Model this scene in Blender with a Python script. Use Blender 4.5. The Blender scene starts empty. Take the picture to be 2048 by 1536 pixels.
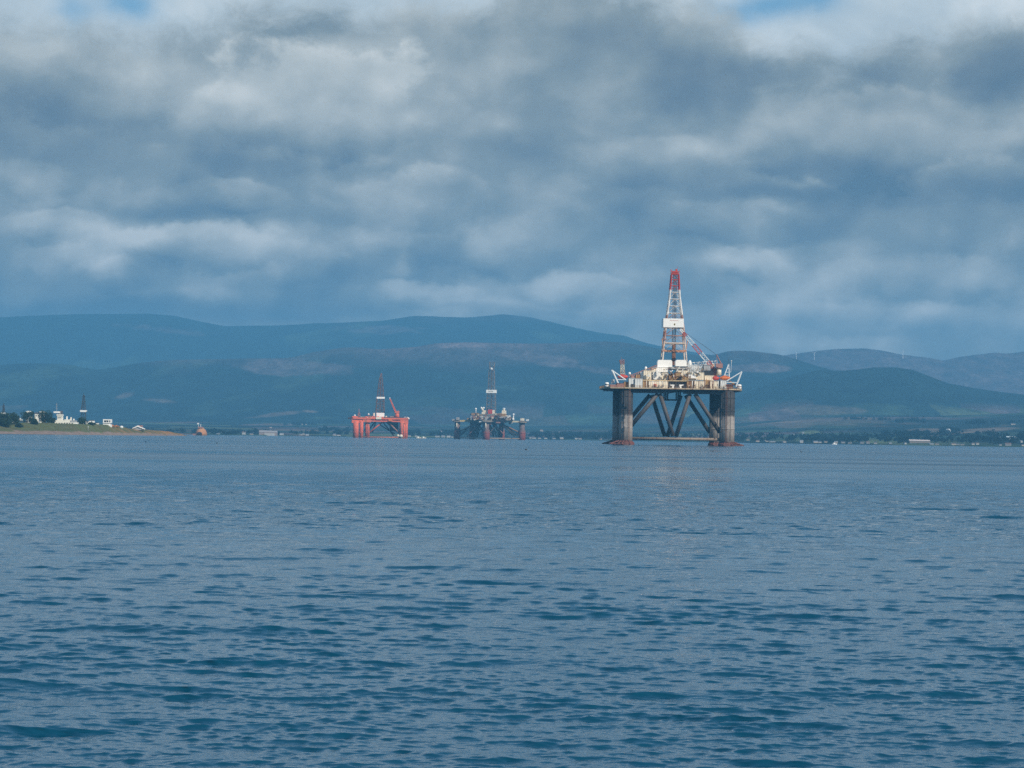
import bpy, math, random
import numpy as np
from mathutils import Vector, Matrix

S = bpy.context.scene
COL = S.collection
R = math.radians
random.seed(7)

# ------------------------------------------------------------------ camera
F = 5807.0                    # focal length in photo pixels (2048 wide)
CAM_H = 3.1
ROLL = math.atan(0.0145)
HY = 875.3                    # horizon row in the middle of the photo
PITCH = math.atan((HY - 768) * math.cos(ROLL) / F)
cd = bpy.data.cameras.new("camera")
cam = bpy.data.objects.new("camera", cd)
COL.objects.link(cam)
cd.sensor_width = 36.0
cd.lens = F / 2048 * 36.0
cd.clip_start = 0.5
cd.clip_end = 120000
cam.matrix_world = (Matrix.Translation((0, 0, CAM_H)) @ Matrix.Rotation(math.pi / 2 + PITCH, 4, 'X')
                    @ Matrix.Rotation(ROLL, 4, 'Z'))
S.camera = cam


def ray(px, py):
    """tangents (x/y, z/y) of the line of sight through a photo pixel"""
    dx, dy = px - 1024.0, py - 768.0
    c, s = math.cos(ROLL), math.sin(ROLL)
    x, y = dx * c + dy * s, -dx * s + dy * c
    cp, sp = math.cos(PITCH), math.sin(PITCH)
    Y = F * cp + y * sp
    return x / Y, (F * sp - y * cp) / Y


def P(px, py, D):
    kx, kz = ray(px, py)
    return Vector((kx * D, D, CAM_H + kz * D))


# ------------------------------------------------------------------ light
SUN_EL, SUN_AZ = R(38), R(138)          # azimuth clockwise from the view direction
sd = bpy.data.lights.new("sun", 'SUN')
sd.energy = 5.0
sd.angle = R(0.5)
sd.color = (1.0, 0.90, 0.75)
sun = bpy.data.objects.new("sun", sd)
COL.objects.link(sun)
sv = Vector((math.sin(SUN_AZ) * math.cos(SUN_EL), math.cos(SUN_AZ) * math.cos(SUN_EL), math.sin(SUN_EL)))
sun.rotation_euler = sv.to_track_quat('Z', 'Y').to_euler()

S.view_settings.view_transform = 'Standard'
S.view_settings.look = 'None'
S.view_settings.exposure = 0.0
S.view_settings.gamma = 1.0
S.view_settings.use_curve_mapping = False
S.cycles.max_bounces = 4
S.cycles.use_denoising = False
S.cycles.volume_bounces = 0
S.cycles.caustics_reflective = False
S.cycles.sample_clamp_indirect = 4.0


# ------------------------------------------------------------------ node helper
class NT:
    def __init__(self, tree):
        self.t = tree
        self.n = tree.nodes
        self.l = tree.links

    def node(self, kind, **kw):
        nd = self.n.new(kind)
        for k, v in kw.items():
            setattr(nd, k, v)
        return nd

    def put(self, sock, v):
        if hasattr(v, 'is_output') or isinstance(v, bpy.types.NodeSocket):
            self.l.new(v, sock)
        else:
            sock.default_value = v

    def m(self, op, a, b=0.0, c=0.0, clamp=False):
        nd = self.node('ShaderNodeMath', operation=op, use_clamp=clamp)
        self.put(nd.inputs[0], a)
        self.put(nd.inputs[1], b)
        self.put(nd.inputs[2], c)
        return nd.outputs[0]

    def v(self, op, a, b=(0, 0, 0), out=0):
        nd = self.node('ShaderNodeVectorMath', operation=op)
        self.put(nd.inputs[0], a)
        self.put(nd.inputs[1], b)
        return nd.outputs[out]

    def comb(self, x, y, z=0.0):
        nd = self.node('ShaderNodeCombineXYZ')
        for i, q in enumerate((x, y, z)):
            self.put(nd.inputs[i], q)
        return nd.outputs[0]

    def sep(self, a):
        nd = self.node('ShaderNodeSeparateXYZ')
        self.put(nd.inputs[0], a)
        return nd.outputs

    def noise(self, vec, scale, detail=4.0, rough=0.5, dist=0.0, dim='3D'):
        nd = self.node('ShaderNodeTexNoise', noise_dimensions=dim)
        self.put(nd.inputs['Vector'], vec)
        nd.inputs['Scale'].default_value = scale
        nd.inputs['Detail'].default_value = detail
        nd.inputs['Roughness'].default_value = rough
        nd.inputs['Distortion'].default_value = dist
        return nd.outputs

    def mix(self, f, a, b):
        nd = self.node('ShaderNodeMix', data_type='RGBA')
        self.put(nd.inputs[0], f)
        self.put(nd.inputs[6], a if not isinstance(a, tuple) else (*a[:3], 1))
        self.put(nd.inputs[7], b if not isinstance(b, tuple) else (*b[:3], 1))
        return nd.outputs[2]

    def ramp(self, f, stops, interp='LINEAR'):
        nd = self.node('ShaderNodeValToRGB')
        cr = nd.color_ramp
        cr.interpolation = interp
        while len(cr.elements) < len(stops):
            cr.elements.new(0.5)
        for e, (p, c) in zip(cr.elements, stops):
            e.position = p
            e.color = (*c, 1) if isinstance(c, tuple) else (c, c, c, 1)
        self.put(nd.inputs[0], f)
        return nd.outputs[0]

    def smooth(self, x, lo, hi):
        nd = self.node('ShaderNodeMapRange', interpolation_type='SMOOTHSTEP')
        self.put(nd.inputs[0], x)
        nd.inputs[1].default_value = lo
        nd.inputs[2].default_value = hi
        nd.inputs[3].default_value = 0
        nd.inputs[4].default_value = 1
        return nd.outputs[0]


# ------------------------------------------------------------------ sky with stratocumulus
W = bpy.data.worlds.new("World")
S.world = W
W.use_nodes = True
W.node_tree.nodes.clear()
w = NT(W.node_tree)
SKY_K = 0.1
sky = w.node('ShaderNodeTexSky', sky_type='NISHITA')
sky.sun_disc = False
sky.sun_elevation = SUN_EL
sky.sun_rotation = SUN_AZ
sky.air_density = 1.0
sky.dust_density = 1.0
tc = w.node('ShaderNodeTexCoord')
dx_, dy_, dz_ = w.sep(tc.outputs['Generated'])
az = w.m('ARCTAN2', dx_, dy_)
el = w.m('ARCSINE', dz_)
U0 = w.m('MULTIPLY', az, F / 1000)
V0 = w.m('MULTIPLY', el, F / 1000)


def UV(px, py):
    kx, kz = ray(px, py)
    return math.atan(kx) * F / 1000, math.atan2(kz, math.hypot(1, kx)) * F / 1000


base = w.comb(U0, V0)
wv = w.noise(w.v('MULTIPLY', base, (1, 1.4, 1)), 3.2, 5, 0.55)[1]
wv2 = w.noise(w.v('MULTIPLY', base, (1, 1.5, 1)), 11, 4, 0.6)[1]
warp = w.v('ADD', w.v('MULTIPLY', w.v('SUBTRACT', wv, (.5, .5, .5)), (0.13, 0.085, 0)),
           w.v('MULTIPLY', w.v('SUBTRACT', wv2, (.5, .5, .5)), (0.035, 0.03, 0)))
wp = w.v('ADD', base, warp)

BLOBS = [  # photo px, py, rx, ry, amount
    (90, 130, 170, 70, .16), (330, 190, 200, 60, .08), (430, 105, 110, 28, -.08), (590, 62, 130, 26, -.16),
    (640, 190, 215, 85, .24), (730, 92, 170, 26, .16), (740, 158, 70, 30, .10), (500, 235, 110, 60, .12),
    (985, 130, 70, 25, .12), (870, 230, 160, 60, .08),
    (600, 332, 240, 22, -.30), (850, 300, 190, 30, -.16), (420, 312, 60, 18, -.10),
    (170, 255, 210, 40, -.17), (30, 300, 120, 40, -.10), (60, 345, 70, 28, .13), (330, 320, 110, 36, .09),
    (470, 385, 95, 28, .20), (700, 375, 90, 20, -.10), (330, 425, 180, 17, -.20), (640, 440, 60, 40, -.12),
    (95, 440, 90, 26, .18), (10, 470, 50, 25, .12), (280, 468, 110, 22, .24), (545, 490, 85, 38, .24),
    (360, 535, 90, 24, -.22), (222, 540, 46, 26, .18), (30, 560, 130, 40, -.16), (290, 592, 160, 12, .14),
    (100, 600, 70, 10, .08), (560, 575, 190, 30, -.13), (690, 560, 80, 30, -.08),
    (860, 335, 90, 22, .12), (790, 440, 170, 70, .14), (1010, 360, 70, 26, .14), (930, 430, 110, 50, .06),
    (730, 480, 40, 25, .10), (800, 535, 16, 34, .24), (770, 545, 28, 14, .14), (850, 585, 95, 15, .22),
    (960, 608, 80, 9, .16), (1000, 540, 110, 35, -.10),
    (1430, 165, 130, 60, -.26), (1290, 150, 90, 40, -.10), (1130, 240, 110, 55, -.15), (1250, 215, 60, 40, .05),
    (1750, 140, 60, 26, -.17), (1660, 115, 55, 24, -.10), (2000, 130, 90, 60, -.26), (2040, 250, 60, 60, -.12),
    (1840, 255, 230, 75, .15), (1600, 240, 160, 40, .13), (1340, 300, 190, 42, .14), (1100, 380, 90, 40, .10),
    (1930, 385, 240, 26, -.28), (1640, 320, 60, 16, -.12), (1520, 378, 170, 17, -.20), (1620, 355, 60, 10, .12),
    (1290, 425, 110, 18, -.16), (1430, 432, 130, 24, .13), (1550, 400, 40, 12, .1), (1180, 470, 130, 30, .05),
    (1850, 475, 250, 50, -.12), (1960, 300, 120, 30, .05), (1600, 470, 140, 30, -.06),
    (1440, 525, 60, 14, .22), (1535, 505, 50, 22, .20), (1580, 525, 30, 26, .14), (1145, 565, 50, 26, .17),
    (1265, 550, 50, 24, .17), (1230, 610, 90, 22, .12), (1130, 645, 60, 10, .10), (1690, 560, 100, 22, .06),
    (1985, 555, 80, 26, .12), (1560, 640, 60, 40, .10), (1930, 630, 90, 20, .10), (1700, 690, 200, 12, .10),
    (1380, 615, 70, 30, -.05), (1850, 640, 300, 45, .10), (1000, 615, 200, 30, .08), (1500, 660, 160, 30, .08), (1050, 600, 60, 16, -.06), (1820, 600, 100, 20, -.06), (140, 618, 360, 26, -.34), (650, 625, 200, 14, -.05),
]
acc = 0.43
for (px, py, rx, ry, a) in BLOBS:
    u, v_ = UV(px, py)
    d = w.v('MULTIPLY', w.v('SUBTRACT', wp, (u, v_, 0)), (1000 / (rx * 1.12), 1000 / (ry * 1.12), 0))
    g = w.m('EXPONENT', w.m('MULTIPLY', w.v('DOT_PRODUCT', d, d, 1), -1.0))
    acc = w.m('MULTIPLY_ADD', g, a * 0.9, acc)
CELLS = [  # heaps of cloud: photo px, py, rx, ry, brightness at the top, at the base
    (640, 200, 275, 130, .27, -.17), (1760, 265, 330, 105, .16, -.19), (830, 405, 200, 72, .13, -.12), (430, 492, 190, 55, .17, -.12),
    (1010, 500, 190, 66, .05, -.13), (1480, 440, 240, 52, .09, -.12), (80, 450, 140, 46, .15, -.10), (1440, 160, 175, 90, -.10, -.20),
    (860, 592, 130, 30, .15, -.06), (1490, 525, 130, 40, .09, -.07), (1880, 560, 250, 56, .08, -.10), (1160, 580, 120, 42, .12, -.07),
    (470, 388, 115, 40, .14, -.11), (240, 555, 90, 44, .12, -.08), (150, 160, 210, 100, .05, -.13), (1080, 230, 160, 90, .02, -.12),
    (1300, 320, 190, 60, .10, -.10), (330, 330, 130, 50, .06, -.08), (1990, 140, 110, 90, -.06, -.18), (1720, 640, 190, 40, .07, -.06),
    (640, 610, 170, 34, .05, -.05), (60, 350, 110, 44, .10, -.08),
]
ne = w.noise(w.v('MULTIPLY', base, (1.0, 1.4, 1)), 7.5, 6, 0.6, 0.2)[0]
ne = w.m('MULTIPLY', w.m('SUBTRACT', ne, 0.5), 1.5)
for (px, py, rx, ry, at_, ab_) in CELLS:
    u, v_ = UV(px, py)
    d = w.v('MULTIPLY', w.v('SUBTRACT', wp, (u, v_, 0)), (1000 / rx, 1000 / ry, 0))
    q = w.m('SUBTRACT', 1.0, w.v('LENGTH', d, out=1))
    q = w.m('ADD', q, ne)
    body = w.smooth(q, -0.05, 0.30) if at_ > 0.03 else w.smooth(q, -0.3, 0.75)
    tilt = w.m('MULTIPLY_ADD', w.sep(d)[1], (at_ - ab_) * .8, (at_ + ab_) * .6)
    acc = w.m('MULTIPLY_ADD', body, tilt, acc)
n1 = w.noise(w.v('MULTIPLY', wp, (1.0, 1.4, 1)), 3.4, 9, 0.58, 0.1)[0]
n3 = w.noise(w.v('MULTIPLY', base, (1.0, 1.4, 1)), 45, 3, 0.6)[0]


def puff(vec, scale):
    """height of heaped cloud: rounded cells in several sizes"""
    nd = w.node('ShaderNodeTexVoronoi', feature='SMOOTH_F1', voronoi_dimensions='2D')
    nd.normalize = True
    w.put(nd.inputs['Vector'], vec)
    nd.inputs['Scale'].default_value = scale
    nd.inputs['Detail'].default_value = 2.0
    nd.inputs['Roughness'].default_value = 0.38
    nd.inputs['Lacunarity'].default_value = 2.3
    nd.inputs['Smoothness'].default_value = 0.9
    return w.m('SUBTRACT', 1.0, nd.outputs['Distance'])


st_ = w.v('MULTIPLY', w.v('ADD', base, w.v('MULTIPLY', warp, (0.75, 0.75, 0))), (1.0, 1.3, 1))
pa = puff(st_, 3.0)
pb = puff(w.v('ADD', st_, (-0.020, 0.045, 0)), 3.0)
relief = w.m('MULTIPLY', w.m('SUBTRACT', pa, pb), 1.55)      # lit from the upper left, shaded under
acc = w.m('ADD', acc, w.m('MULTIPLY', w.m('SUBTRACT', n1, 0.5), 0.42))
acc = w.m('ADD', acc, relief)
acc = w.m('ADD', acc, w.m('MULTIPLY', w.m('SUBTRACT', pa, 0.62), 0.28))
acc = w.m('ADD', acc, w.m('MULTIPLY', w.m('SUBTRACT', n3, 0.5), 0.10))
# upper gaps in the deck: its edge as a height over azimuth
EDGE = [(-250, 60), (0, 52), (130, 62), (215, 66), (275, 90), (330, 78), (430, 50), (475, 28), (545, 14), (640, 22),
        (740, 34), (830, 5), (900, 10), (960, 18), (1040, -30), (1180, -40), (1260, -5), (1400, 15), (1470, 40),
        (1500, 92), (1545, 112), (1600, 86), (1675, 128), (1760, 92), (1900, 72), (1990, 44), (2060, 50), (2320, 40)]
u0, u1 = UV(-250, 60)[0], UV(2320, 40)[0]
stops = []
for (px, py) in EDGE:
    u, v_ = UV(px, py)
    stops.append((min(1, max(0, (u - u0) / (u1 - u0))), (v_ - 0.70) / 0.35))
wpx, wpy, _z = w.sep(wp)
edge = w.ramp(w.m('DIVIDE', w.m('SUBTRACT', U0, u0), u1 - u0), stops)
n4 = w.noise(w.v('MULTIPLY', wp, (1, 1.3, 1)), 12, 8, 0.68)[0]
above = w.m('SUBTRACT', w.m('ADD', V0, w.m('MULTIPLY', w.m('SUBTRACT', n4, 0.5), 0.13)),
            w.m('MULTIPLY_ADD', edge, 0.35, 0.70))
gap = w.smooth(above, -0.040, 0.048)
acc = w.m('MULTIPLY_ADD', w.smooth(above, -0.11, 0.0), 0.16, acc)
acc = w.m('ADD', 0.42, w.m('MULTIPLY', w.m('SUBTRACT', acc, 0.42), w.m('MULTIPLY_ADD', w.smooth(V0, 0.80, 0.10), 0.75, 1.0)))
acc = w.m('MULTIPLY_ADD', w.m('SUBTRACT', acc, 0.46), 0.86, 0.475)
deck_col = w.ramp(acc, [(0.0, (.120, .168, .222)), (0.22, (.182, .230, .274)), (0.45, (.285, .335, .350)),
                        (0.62, (.42, .460, .458)), (0.80, (.59, .62, .60)), (1.0, (.79, .80, .765))])
# what shows in the gaps: white upper cloud with blue holes
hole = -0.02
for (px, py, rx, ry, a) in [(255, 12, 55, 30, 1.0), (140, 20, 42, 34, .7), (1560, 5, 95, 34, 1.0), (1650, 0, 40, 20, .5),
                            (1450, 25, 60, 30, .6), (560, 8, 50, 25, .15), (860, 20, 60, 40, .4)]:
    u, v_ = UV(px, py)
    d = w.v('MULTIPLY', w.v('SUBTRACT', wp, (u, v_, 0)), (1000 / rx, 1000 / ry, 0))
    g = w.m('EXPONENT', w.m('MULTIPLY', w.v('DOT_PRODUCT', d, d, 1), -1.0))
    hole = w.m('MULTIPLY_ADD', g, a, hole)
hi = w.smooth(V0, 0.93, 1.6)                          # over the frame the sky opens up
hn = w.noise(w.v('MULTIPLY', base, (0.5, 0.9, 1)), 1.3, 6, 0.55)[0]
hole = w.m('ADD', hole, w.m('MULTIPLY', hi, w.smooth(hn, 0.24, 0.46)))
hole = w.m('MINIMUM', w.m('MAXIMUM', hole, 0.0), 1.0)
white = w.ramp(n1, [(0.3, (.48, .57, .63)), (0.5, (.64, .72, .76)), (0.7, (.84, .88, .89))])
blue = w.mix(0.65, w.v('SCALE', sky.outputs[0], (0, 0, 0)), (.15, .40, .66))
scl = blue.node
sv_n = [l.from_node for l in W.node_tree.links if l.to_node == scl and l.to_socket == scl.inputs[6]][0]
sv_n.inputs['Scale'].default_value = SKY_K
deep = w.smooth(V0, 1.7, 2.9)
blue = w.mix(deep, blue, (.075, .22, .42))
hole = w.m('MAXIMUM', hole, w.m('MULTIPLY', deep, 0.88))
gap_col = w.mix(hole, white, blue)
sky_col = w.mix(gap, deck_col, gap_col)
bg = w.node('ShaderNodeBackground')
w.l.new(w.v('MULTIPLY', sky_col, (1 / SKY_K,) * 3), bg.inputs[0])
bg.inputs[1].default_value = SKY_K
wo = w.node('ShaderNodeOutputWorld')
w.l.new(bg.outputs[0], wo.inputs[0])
W.cycles.sampling_method = 'MANUAL'
W.cycles.sample_map_resolution = 512


# ------------------------------------------------------------------ object helpers
def tag(o, label=None, cat=None, group=None, kind=None):
    for k, v in (('label', label), ('category', cat), ('group', group), ('kind', kind)):
        if v:
            o[k] = v
    return o


def thing(name, loc, label, cat, rz=0.0, group=None):
    o = bpy.data.objects.new(name, None)
    COL.objects.link(o)
    o.empty_display_size = 1
    o.location = loc
    o.rotation_euler = (0, 0, rz)
    return tag(o, label, cat, group)


class MB:
    """collects shapes, builds ONE mesh object"""
    def __init__(self):
        self.v, self.f, self.mi, self.k = [], [], [], 0

    def add(self, vs, fs):
        b = len(self.v)
        self.v += [tuple(p) for p in vs]
        for f in fs:
            self.f.append([b + i for i in f])
            self.mi.append(self.k)
        return self

    def box(self, x0, x1, y0, y1, z0, z1):
        vs = [(x, y, z) for z in (z0, z1) for (x, y) in ((x0, y0), (x1, y0), (x1, y1), (x0, y1))]
        return self.add(vs, [(3, 2, 1, 0), (4, 5, 6, 7), (0, 1, 5, 4), (1, 2, 6, 5), (2, 3, 7, 6), (3, 0, 4, 7)])

    def frustum(self, c0, r0, c1, r1, n=12, caps=True):
        c0, c1 = Vector(c0), Vector(c1)
        d = (c1 - c0)
        if d.length < 1e-6:
            return self
        q = d.to_track_quat('Z', 'Y')
        vs = []
        for c, r in ((c0, r0), (c1, r1)):
            for i in range(n):
                a = 2 * math.pi * i / n
                vs.append(c + q @ Vector((math.cos(a) * r, math.sin(a) * r, 0)))
        fs = [(i, (i + 1) % n, n + (i + 1) % n, n + i) for i in range(n)]
        if caps:
            fs += [tuple(range(n - 1, -1, -1)), tuple(range(n, 2 * n))]
        return self.add(vs, fs)

    def tube(self, a, b, r, n=8):
        return self.frustum(a, r, b, r, n)

    def lathe(self, prof, n=16, c=(0, 0, 0), sx=1.0, sy=1.0):
        vs, fs = [], []
        for (r, z) in prof:
            for i in range(n):
                a = 2 * math.pi * i / n
                vs.append((c[0] + math.cos(a) * r * sx, c[1] + math.sin(a) * r * sy, c[2] + z))
        for j in range(len(prof) - 1):
            for i in range(n):
                fs.append((j * n + i, j * n + (i + 1) % n, (j + 1) * n + (i + 1) % n, (j + 1) * n + i))
        fs.append(tuple(range(n - 1, -1, -1)))
        fs.append(tuple((len(prof) - 1) * n + i for i in range(n)))
        return self.add(vs, fs)

    def prism(self, pts, y0, y1):
        """pts: outline in x,z"""
        n = len(pts)
        vs = [(x, y0, z) for x, z in pts] + [(x, y1, z) for x, z in pts]
        fs = [tuple(range(n)), tuple(range(2 * n - 1, n - 1, -1))]
        fs += [(i, n + i, n + (i + 1) % n, (i + 1) % n) for i in range(n)]
        return self.add(vs, fs)

    def slab(self, pts, z0, z1):
        """pts: outline in x,y"""
        n = len(pts)
        vs = [(x, y, z0) for x, y in pts] + [(x, y, z1) for x, y in pts]
        fs = [tuple(range(n - 1, -1, -1)), tuple(range(n, 2 * n))]
        fs += [(i, (i + 1) % n, n + (i + 1) % n, n + i) for i in range(n)]
        return self.add(vs, fs)

    def lattice(self, a, b, w0, w1, nseg, r, rb=None, n=5):
        """square lattice beam between a and b, widths w0 -> w1"""
        a, b = Vector(a), Vector(b)
        rb = rb or r * 0.6
        q = (b - a).to_track_quat('Z', 'Y')
        rings = []
        for i in range(nseg + 1):
            t = i / nseg
            c, wd = a.lerp(b, t), (w0 + (w1 - w0) * t) / 2
            rings.append([c + q @ Vector((sx * wd, sy * wd, 0)) for sx, sy in ((-1, -1), (1, -1), (1, 1), (-1, 1))])
        for k in range(4):
            self.tube(rings[0][k], rings[-1][k], r, n)
        for i in range(nseg + 1):
            for k in range(4):
                self.tube(rings[i][k], rings[i][(k + 1) % 4], rb, 4)
                if i < nseg:
                    if i % 2:
                        self.tube(rings[i][k], rings[i + 1][(k + 1) % 4], rb, 4)
                    else:
                        self.tube(rings[i][(k + 1) % 4], rings[i + 1][k], rb, 4)
        return self

    def build(self, name, mats, parent=None, smooth=False, loc=None):
        me = bpy.data.meshes.new(name)
        me.from_pydata(self.v, [], self.f)
        mats = mats if isinstance(mats, (list, tuple)) else [mats]
        for m_ in mats:
            me.materials.append(m_)
        if len(mats) > 1:
            me.polygons.foreach_set('material_index', self.mi)
        if smooth:
            me.polygons.foreach_set('use_smooth', [True] * len(self.f))
        me.update()
        o = bpy.data.objects.new(name, me)
        COL.objects.link(o)
        if parent:
            o.parent = parent
        if loc:
            o.location = loc
        return o


def copy_thing(o, parent=None):
    c = o.copy()
    COL.objects.link(c)
    c.parent = parent
    for ch in o.children:
        copy_thing(ch, c)
    return c


# ------------------------------------------------------------------ materials
def new_mat(name, rough=0.6, spec=0.4):
    m_ = bpy.data.materials.new(name)
    m_.use_nodes = True
    t = NT(m_.node_tree)
    p = m_.node_tree.nodes['Principled BSDF']
    p.inputs['Roughness'].default_value = rough
    p.inputs['Specular IOR Level'].default_value = spec
    return m_, t, p


RUST = (.20, .085, .035)


def paint(name, col, rust=0.3, rustcol=RUST, scale=0.35, rough=0.6, streak=1.0):
    """weathered painted steel: rust in blotches and in vertical runs"""
    m_, t, p = new_mat(name, rough)
    c = t.node('ShaderNodeTexCoord').outputs['Object']
    a = t.noise(c, scale, 6, 0.65)[0]
    b = t.noise(t.v('MULTIPLY', c, (1.3, 1.3, 0.10)), scale * 2.2, 4, 0.6)[0]
    s = t.m('MULTIPLY_ADD', b, 0.55 * streak, t.m('MULTIPLY', a, 1 - 0.55 * streak))
    th = 0.66 - 0.32 * rust
    mask = t.smooth(s, th - 0.03, th + 0.09)
    v = t.noise(c, scale * 4, 4, 0.6)[0]
    k = t.m('MULTIPLY_ADD', v, 0.5, 0.75)
    rc = t.mix(v, tuple(x * 0.6 for x in rustcol), tuple(min(1, x * 1.5) for x in rustcol))
    colr = t.mix(mask, t.v('MULTIPLY', (*col,), t.comb(k, k, k)), rc)
    t.l.new(colr, p.inputs['Base Color'])
    t.l.new(t.m('MULTIPLY_ADD', mask, 0.25, rough), p.inputs['Roughness'])
    return m_


def zbands(name, stops, z0, z1, rust=0.2, rustcol=RUST, scale=0.3, jitter=1.5, rough=0.7):
    """paint that changes with height on the object (anti-fouling, tide growth, hazard bands)"""
    m_, t, p = new_mat(name, rough, 0.3)
    c = t.node('ShaderNodeTexCoord').outputs['Object']
    z = t.sep(c)[2]
    nz = t.noise(t.v('MULTIPLY', c, (1, 1, 0.35)), 0.55, 5, 0.6)[0]
    zz = t.m('MULTIPLY_ADD', t.m('SUBTRACT', nz, 0.5), jitter * 2, z)
    f = t.m('DIVIDE', t.m('SUBTRACT', zz, z0), z1 - z0)
    colr = t.ramp(f, [((s_ - z0) / (z1 - z0), cc) for s_, cc in stops])
    a = t.noise(c, scale, 7, 0.68)[0]
    b = t.noise(t.v('MULTIPLY', c, (1.1, 1.1, 0.3)), scale * 2, 5, 0.6)[0]
    s = t.m('MULTIPLY_ADD', a, 0.5, t.m('MULTIPLY', b, 0.5))
    th = 0.66 - 0.32 * rust
    mask = t.smooth(s, th - 0.03, th + 0.10)
    k = t.m('MULTIPLY_ADD', t.noise(t.v('MULTIPLY', c, (1, 1, .8)), 0.5, 8, 0.75)[0], 2.0, 0.0)
    colr = t.v('MULTIPLY', colr, t.comb(k, k, k))
    colr = t.mix(mask, colr, rustcol)
    t.l.new(colr, p.inputs['Base Color'])
    return m_


WHITE = paint("white_paint", (.80, .78, .74), 0.12)
CREAM = paint("cream_paint", (.78, .70, .56), 0.30, (.34, .16, .06))
CLEANW = paint("clean_white", (.86, .85, .82), 0.0)
OCHRE = paint("ochre_paint", (.40, .27, .12), 0.6, (.22, .10, .04))
GREYP = paint("grey_paint", (.36, .37, .38), 0.3)
PALEGREY = paint("pale_grey_paint", (.62, .64, .64), 0.22)
DARK = paint("dark_steel", (.055, .055, .06), 0.3, (.10, .05, .03))
BLACK = paint("black_steel", (.02, .022, .026), 0.15, (.06, .035, .025))
REDP = paint("red_paint", (.48, .055, .035), 0.15)
ORANGE = paint("orange_paint", (.60, .15, .03), 0.15)
MAUVE = paint("faded_red_paint", (.34, .18, .16), 0.45)
RUSTY = paint("rusty_steel", (.22, .10, .06), 0.6, (.15, .06, .035))
BLUEW = paint("aframe_paint", (.68, .72, .74), 0.08)

# ------------------------------------------------------------------ numpy noise
rng = np.random.default_rng(11)
TAB = rng.random((256, 256)).astype(np.float32)


def vnoise(x, y):
    xi, yi = np.floor(x).astype(int), np.floor(y).astype(int)
    fx, fy = x - xi, y - yi
    fx, fy = fx * fx * (3 - 2 * fx), fy * fy * (3 - 2 * fy)
    a, b = TAB[xi & 255, yi & 255], TAB[(xi + 1) & 255, yi & 255]
    c, d = TAB[xi & 255, (yi + 1) & 255], TAB[(xi + 1) & 255, (yi + 1) & 255]
    return (a * (1 - fx) + b * fx) * (1 - fy) + (c * (1 - fx) + d * fx) * fy


def fbm(x, y, o=5):
    s, a, t = 0, 0.5, 0
    for i in range(o):
        s = s + a * vnoise(x * 2 ** i + 17.3 * i, y * 2 ** i + 5.1 * i)
        t += a
        a *= 0.5
    return s / t


def grid_object(name, X, Y, Z, mat_, cover=None, smooth=True):
    nr, nc = X.shape
    me = bpy.data.meshes.new(name)
    co = np.stack([X, Y, Z], -1).reshape(-1, 3).astype(np.float32)
    i = np.arange(nr * nc).reshape(nr, nc)
    q = np.stack([i[:-1, :-1], i[:-1, 1:], i[1:, 1:], i[1:, :-1]], -1).reshape(-1, 4).astype(np.int32)
    me.vertices.add(len(co))
    me.vertices.foreach_set('co', co.ravel())
    me.loops.add(q.size)
    me.loops.foreach_set('vertex_index', q.ravel())
    me.polygons.add(len(q))
    me.polygons.foreach_set('loop_start', np.arange(0, q.size, 4, dtype=np.int32))
    me.polygons.foreach_set('use_smooth', np.full(len(q), smooth))
    if cover is not None:
        at = me.attributes.new('cover', 'FLOAT_COLOR', 'POINT')
        cc = np.concatenate([cover.reshape(-1, 3), np.ones((len(co), 1))], 1).astype(np.float32)
        at.data.foreach_set('color', cc.ravel())
    me.materials.append(mat_)
    me.update(calc_edges=True)
    me.validate()
    o = bpy.data.objects.new(name, me)
    COL.objects.link(o)
    return o


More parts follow.
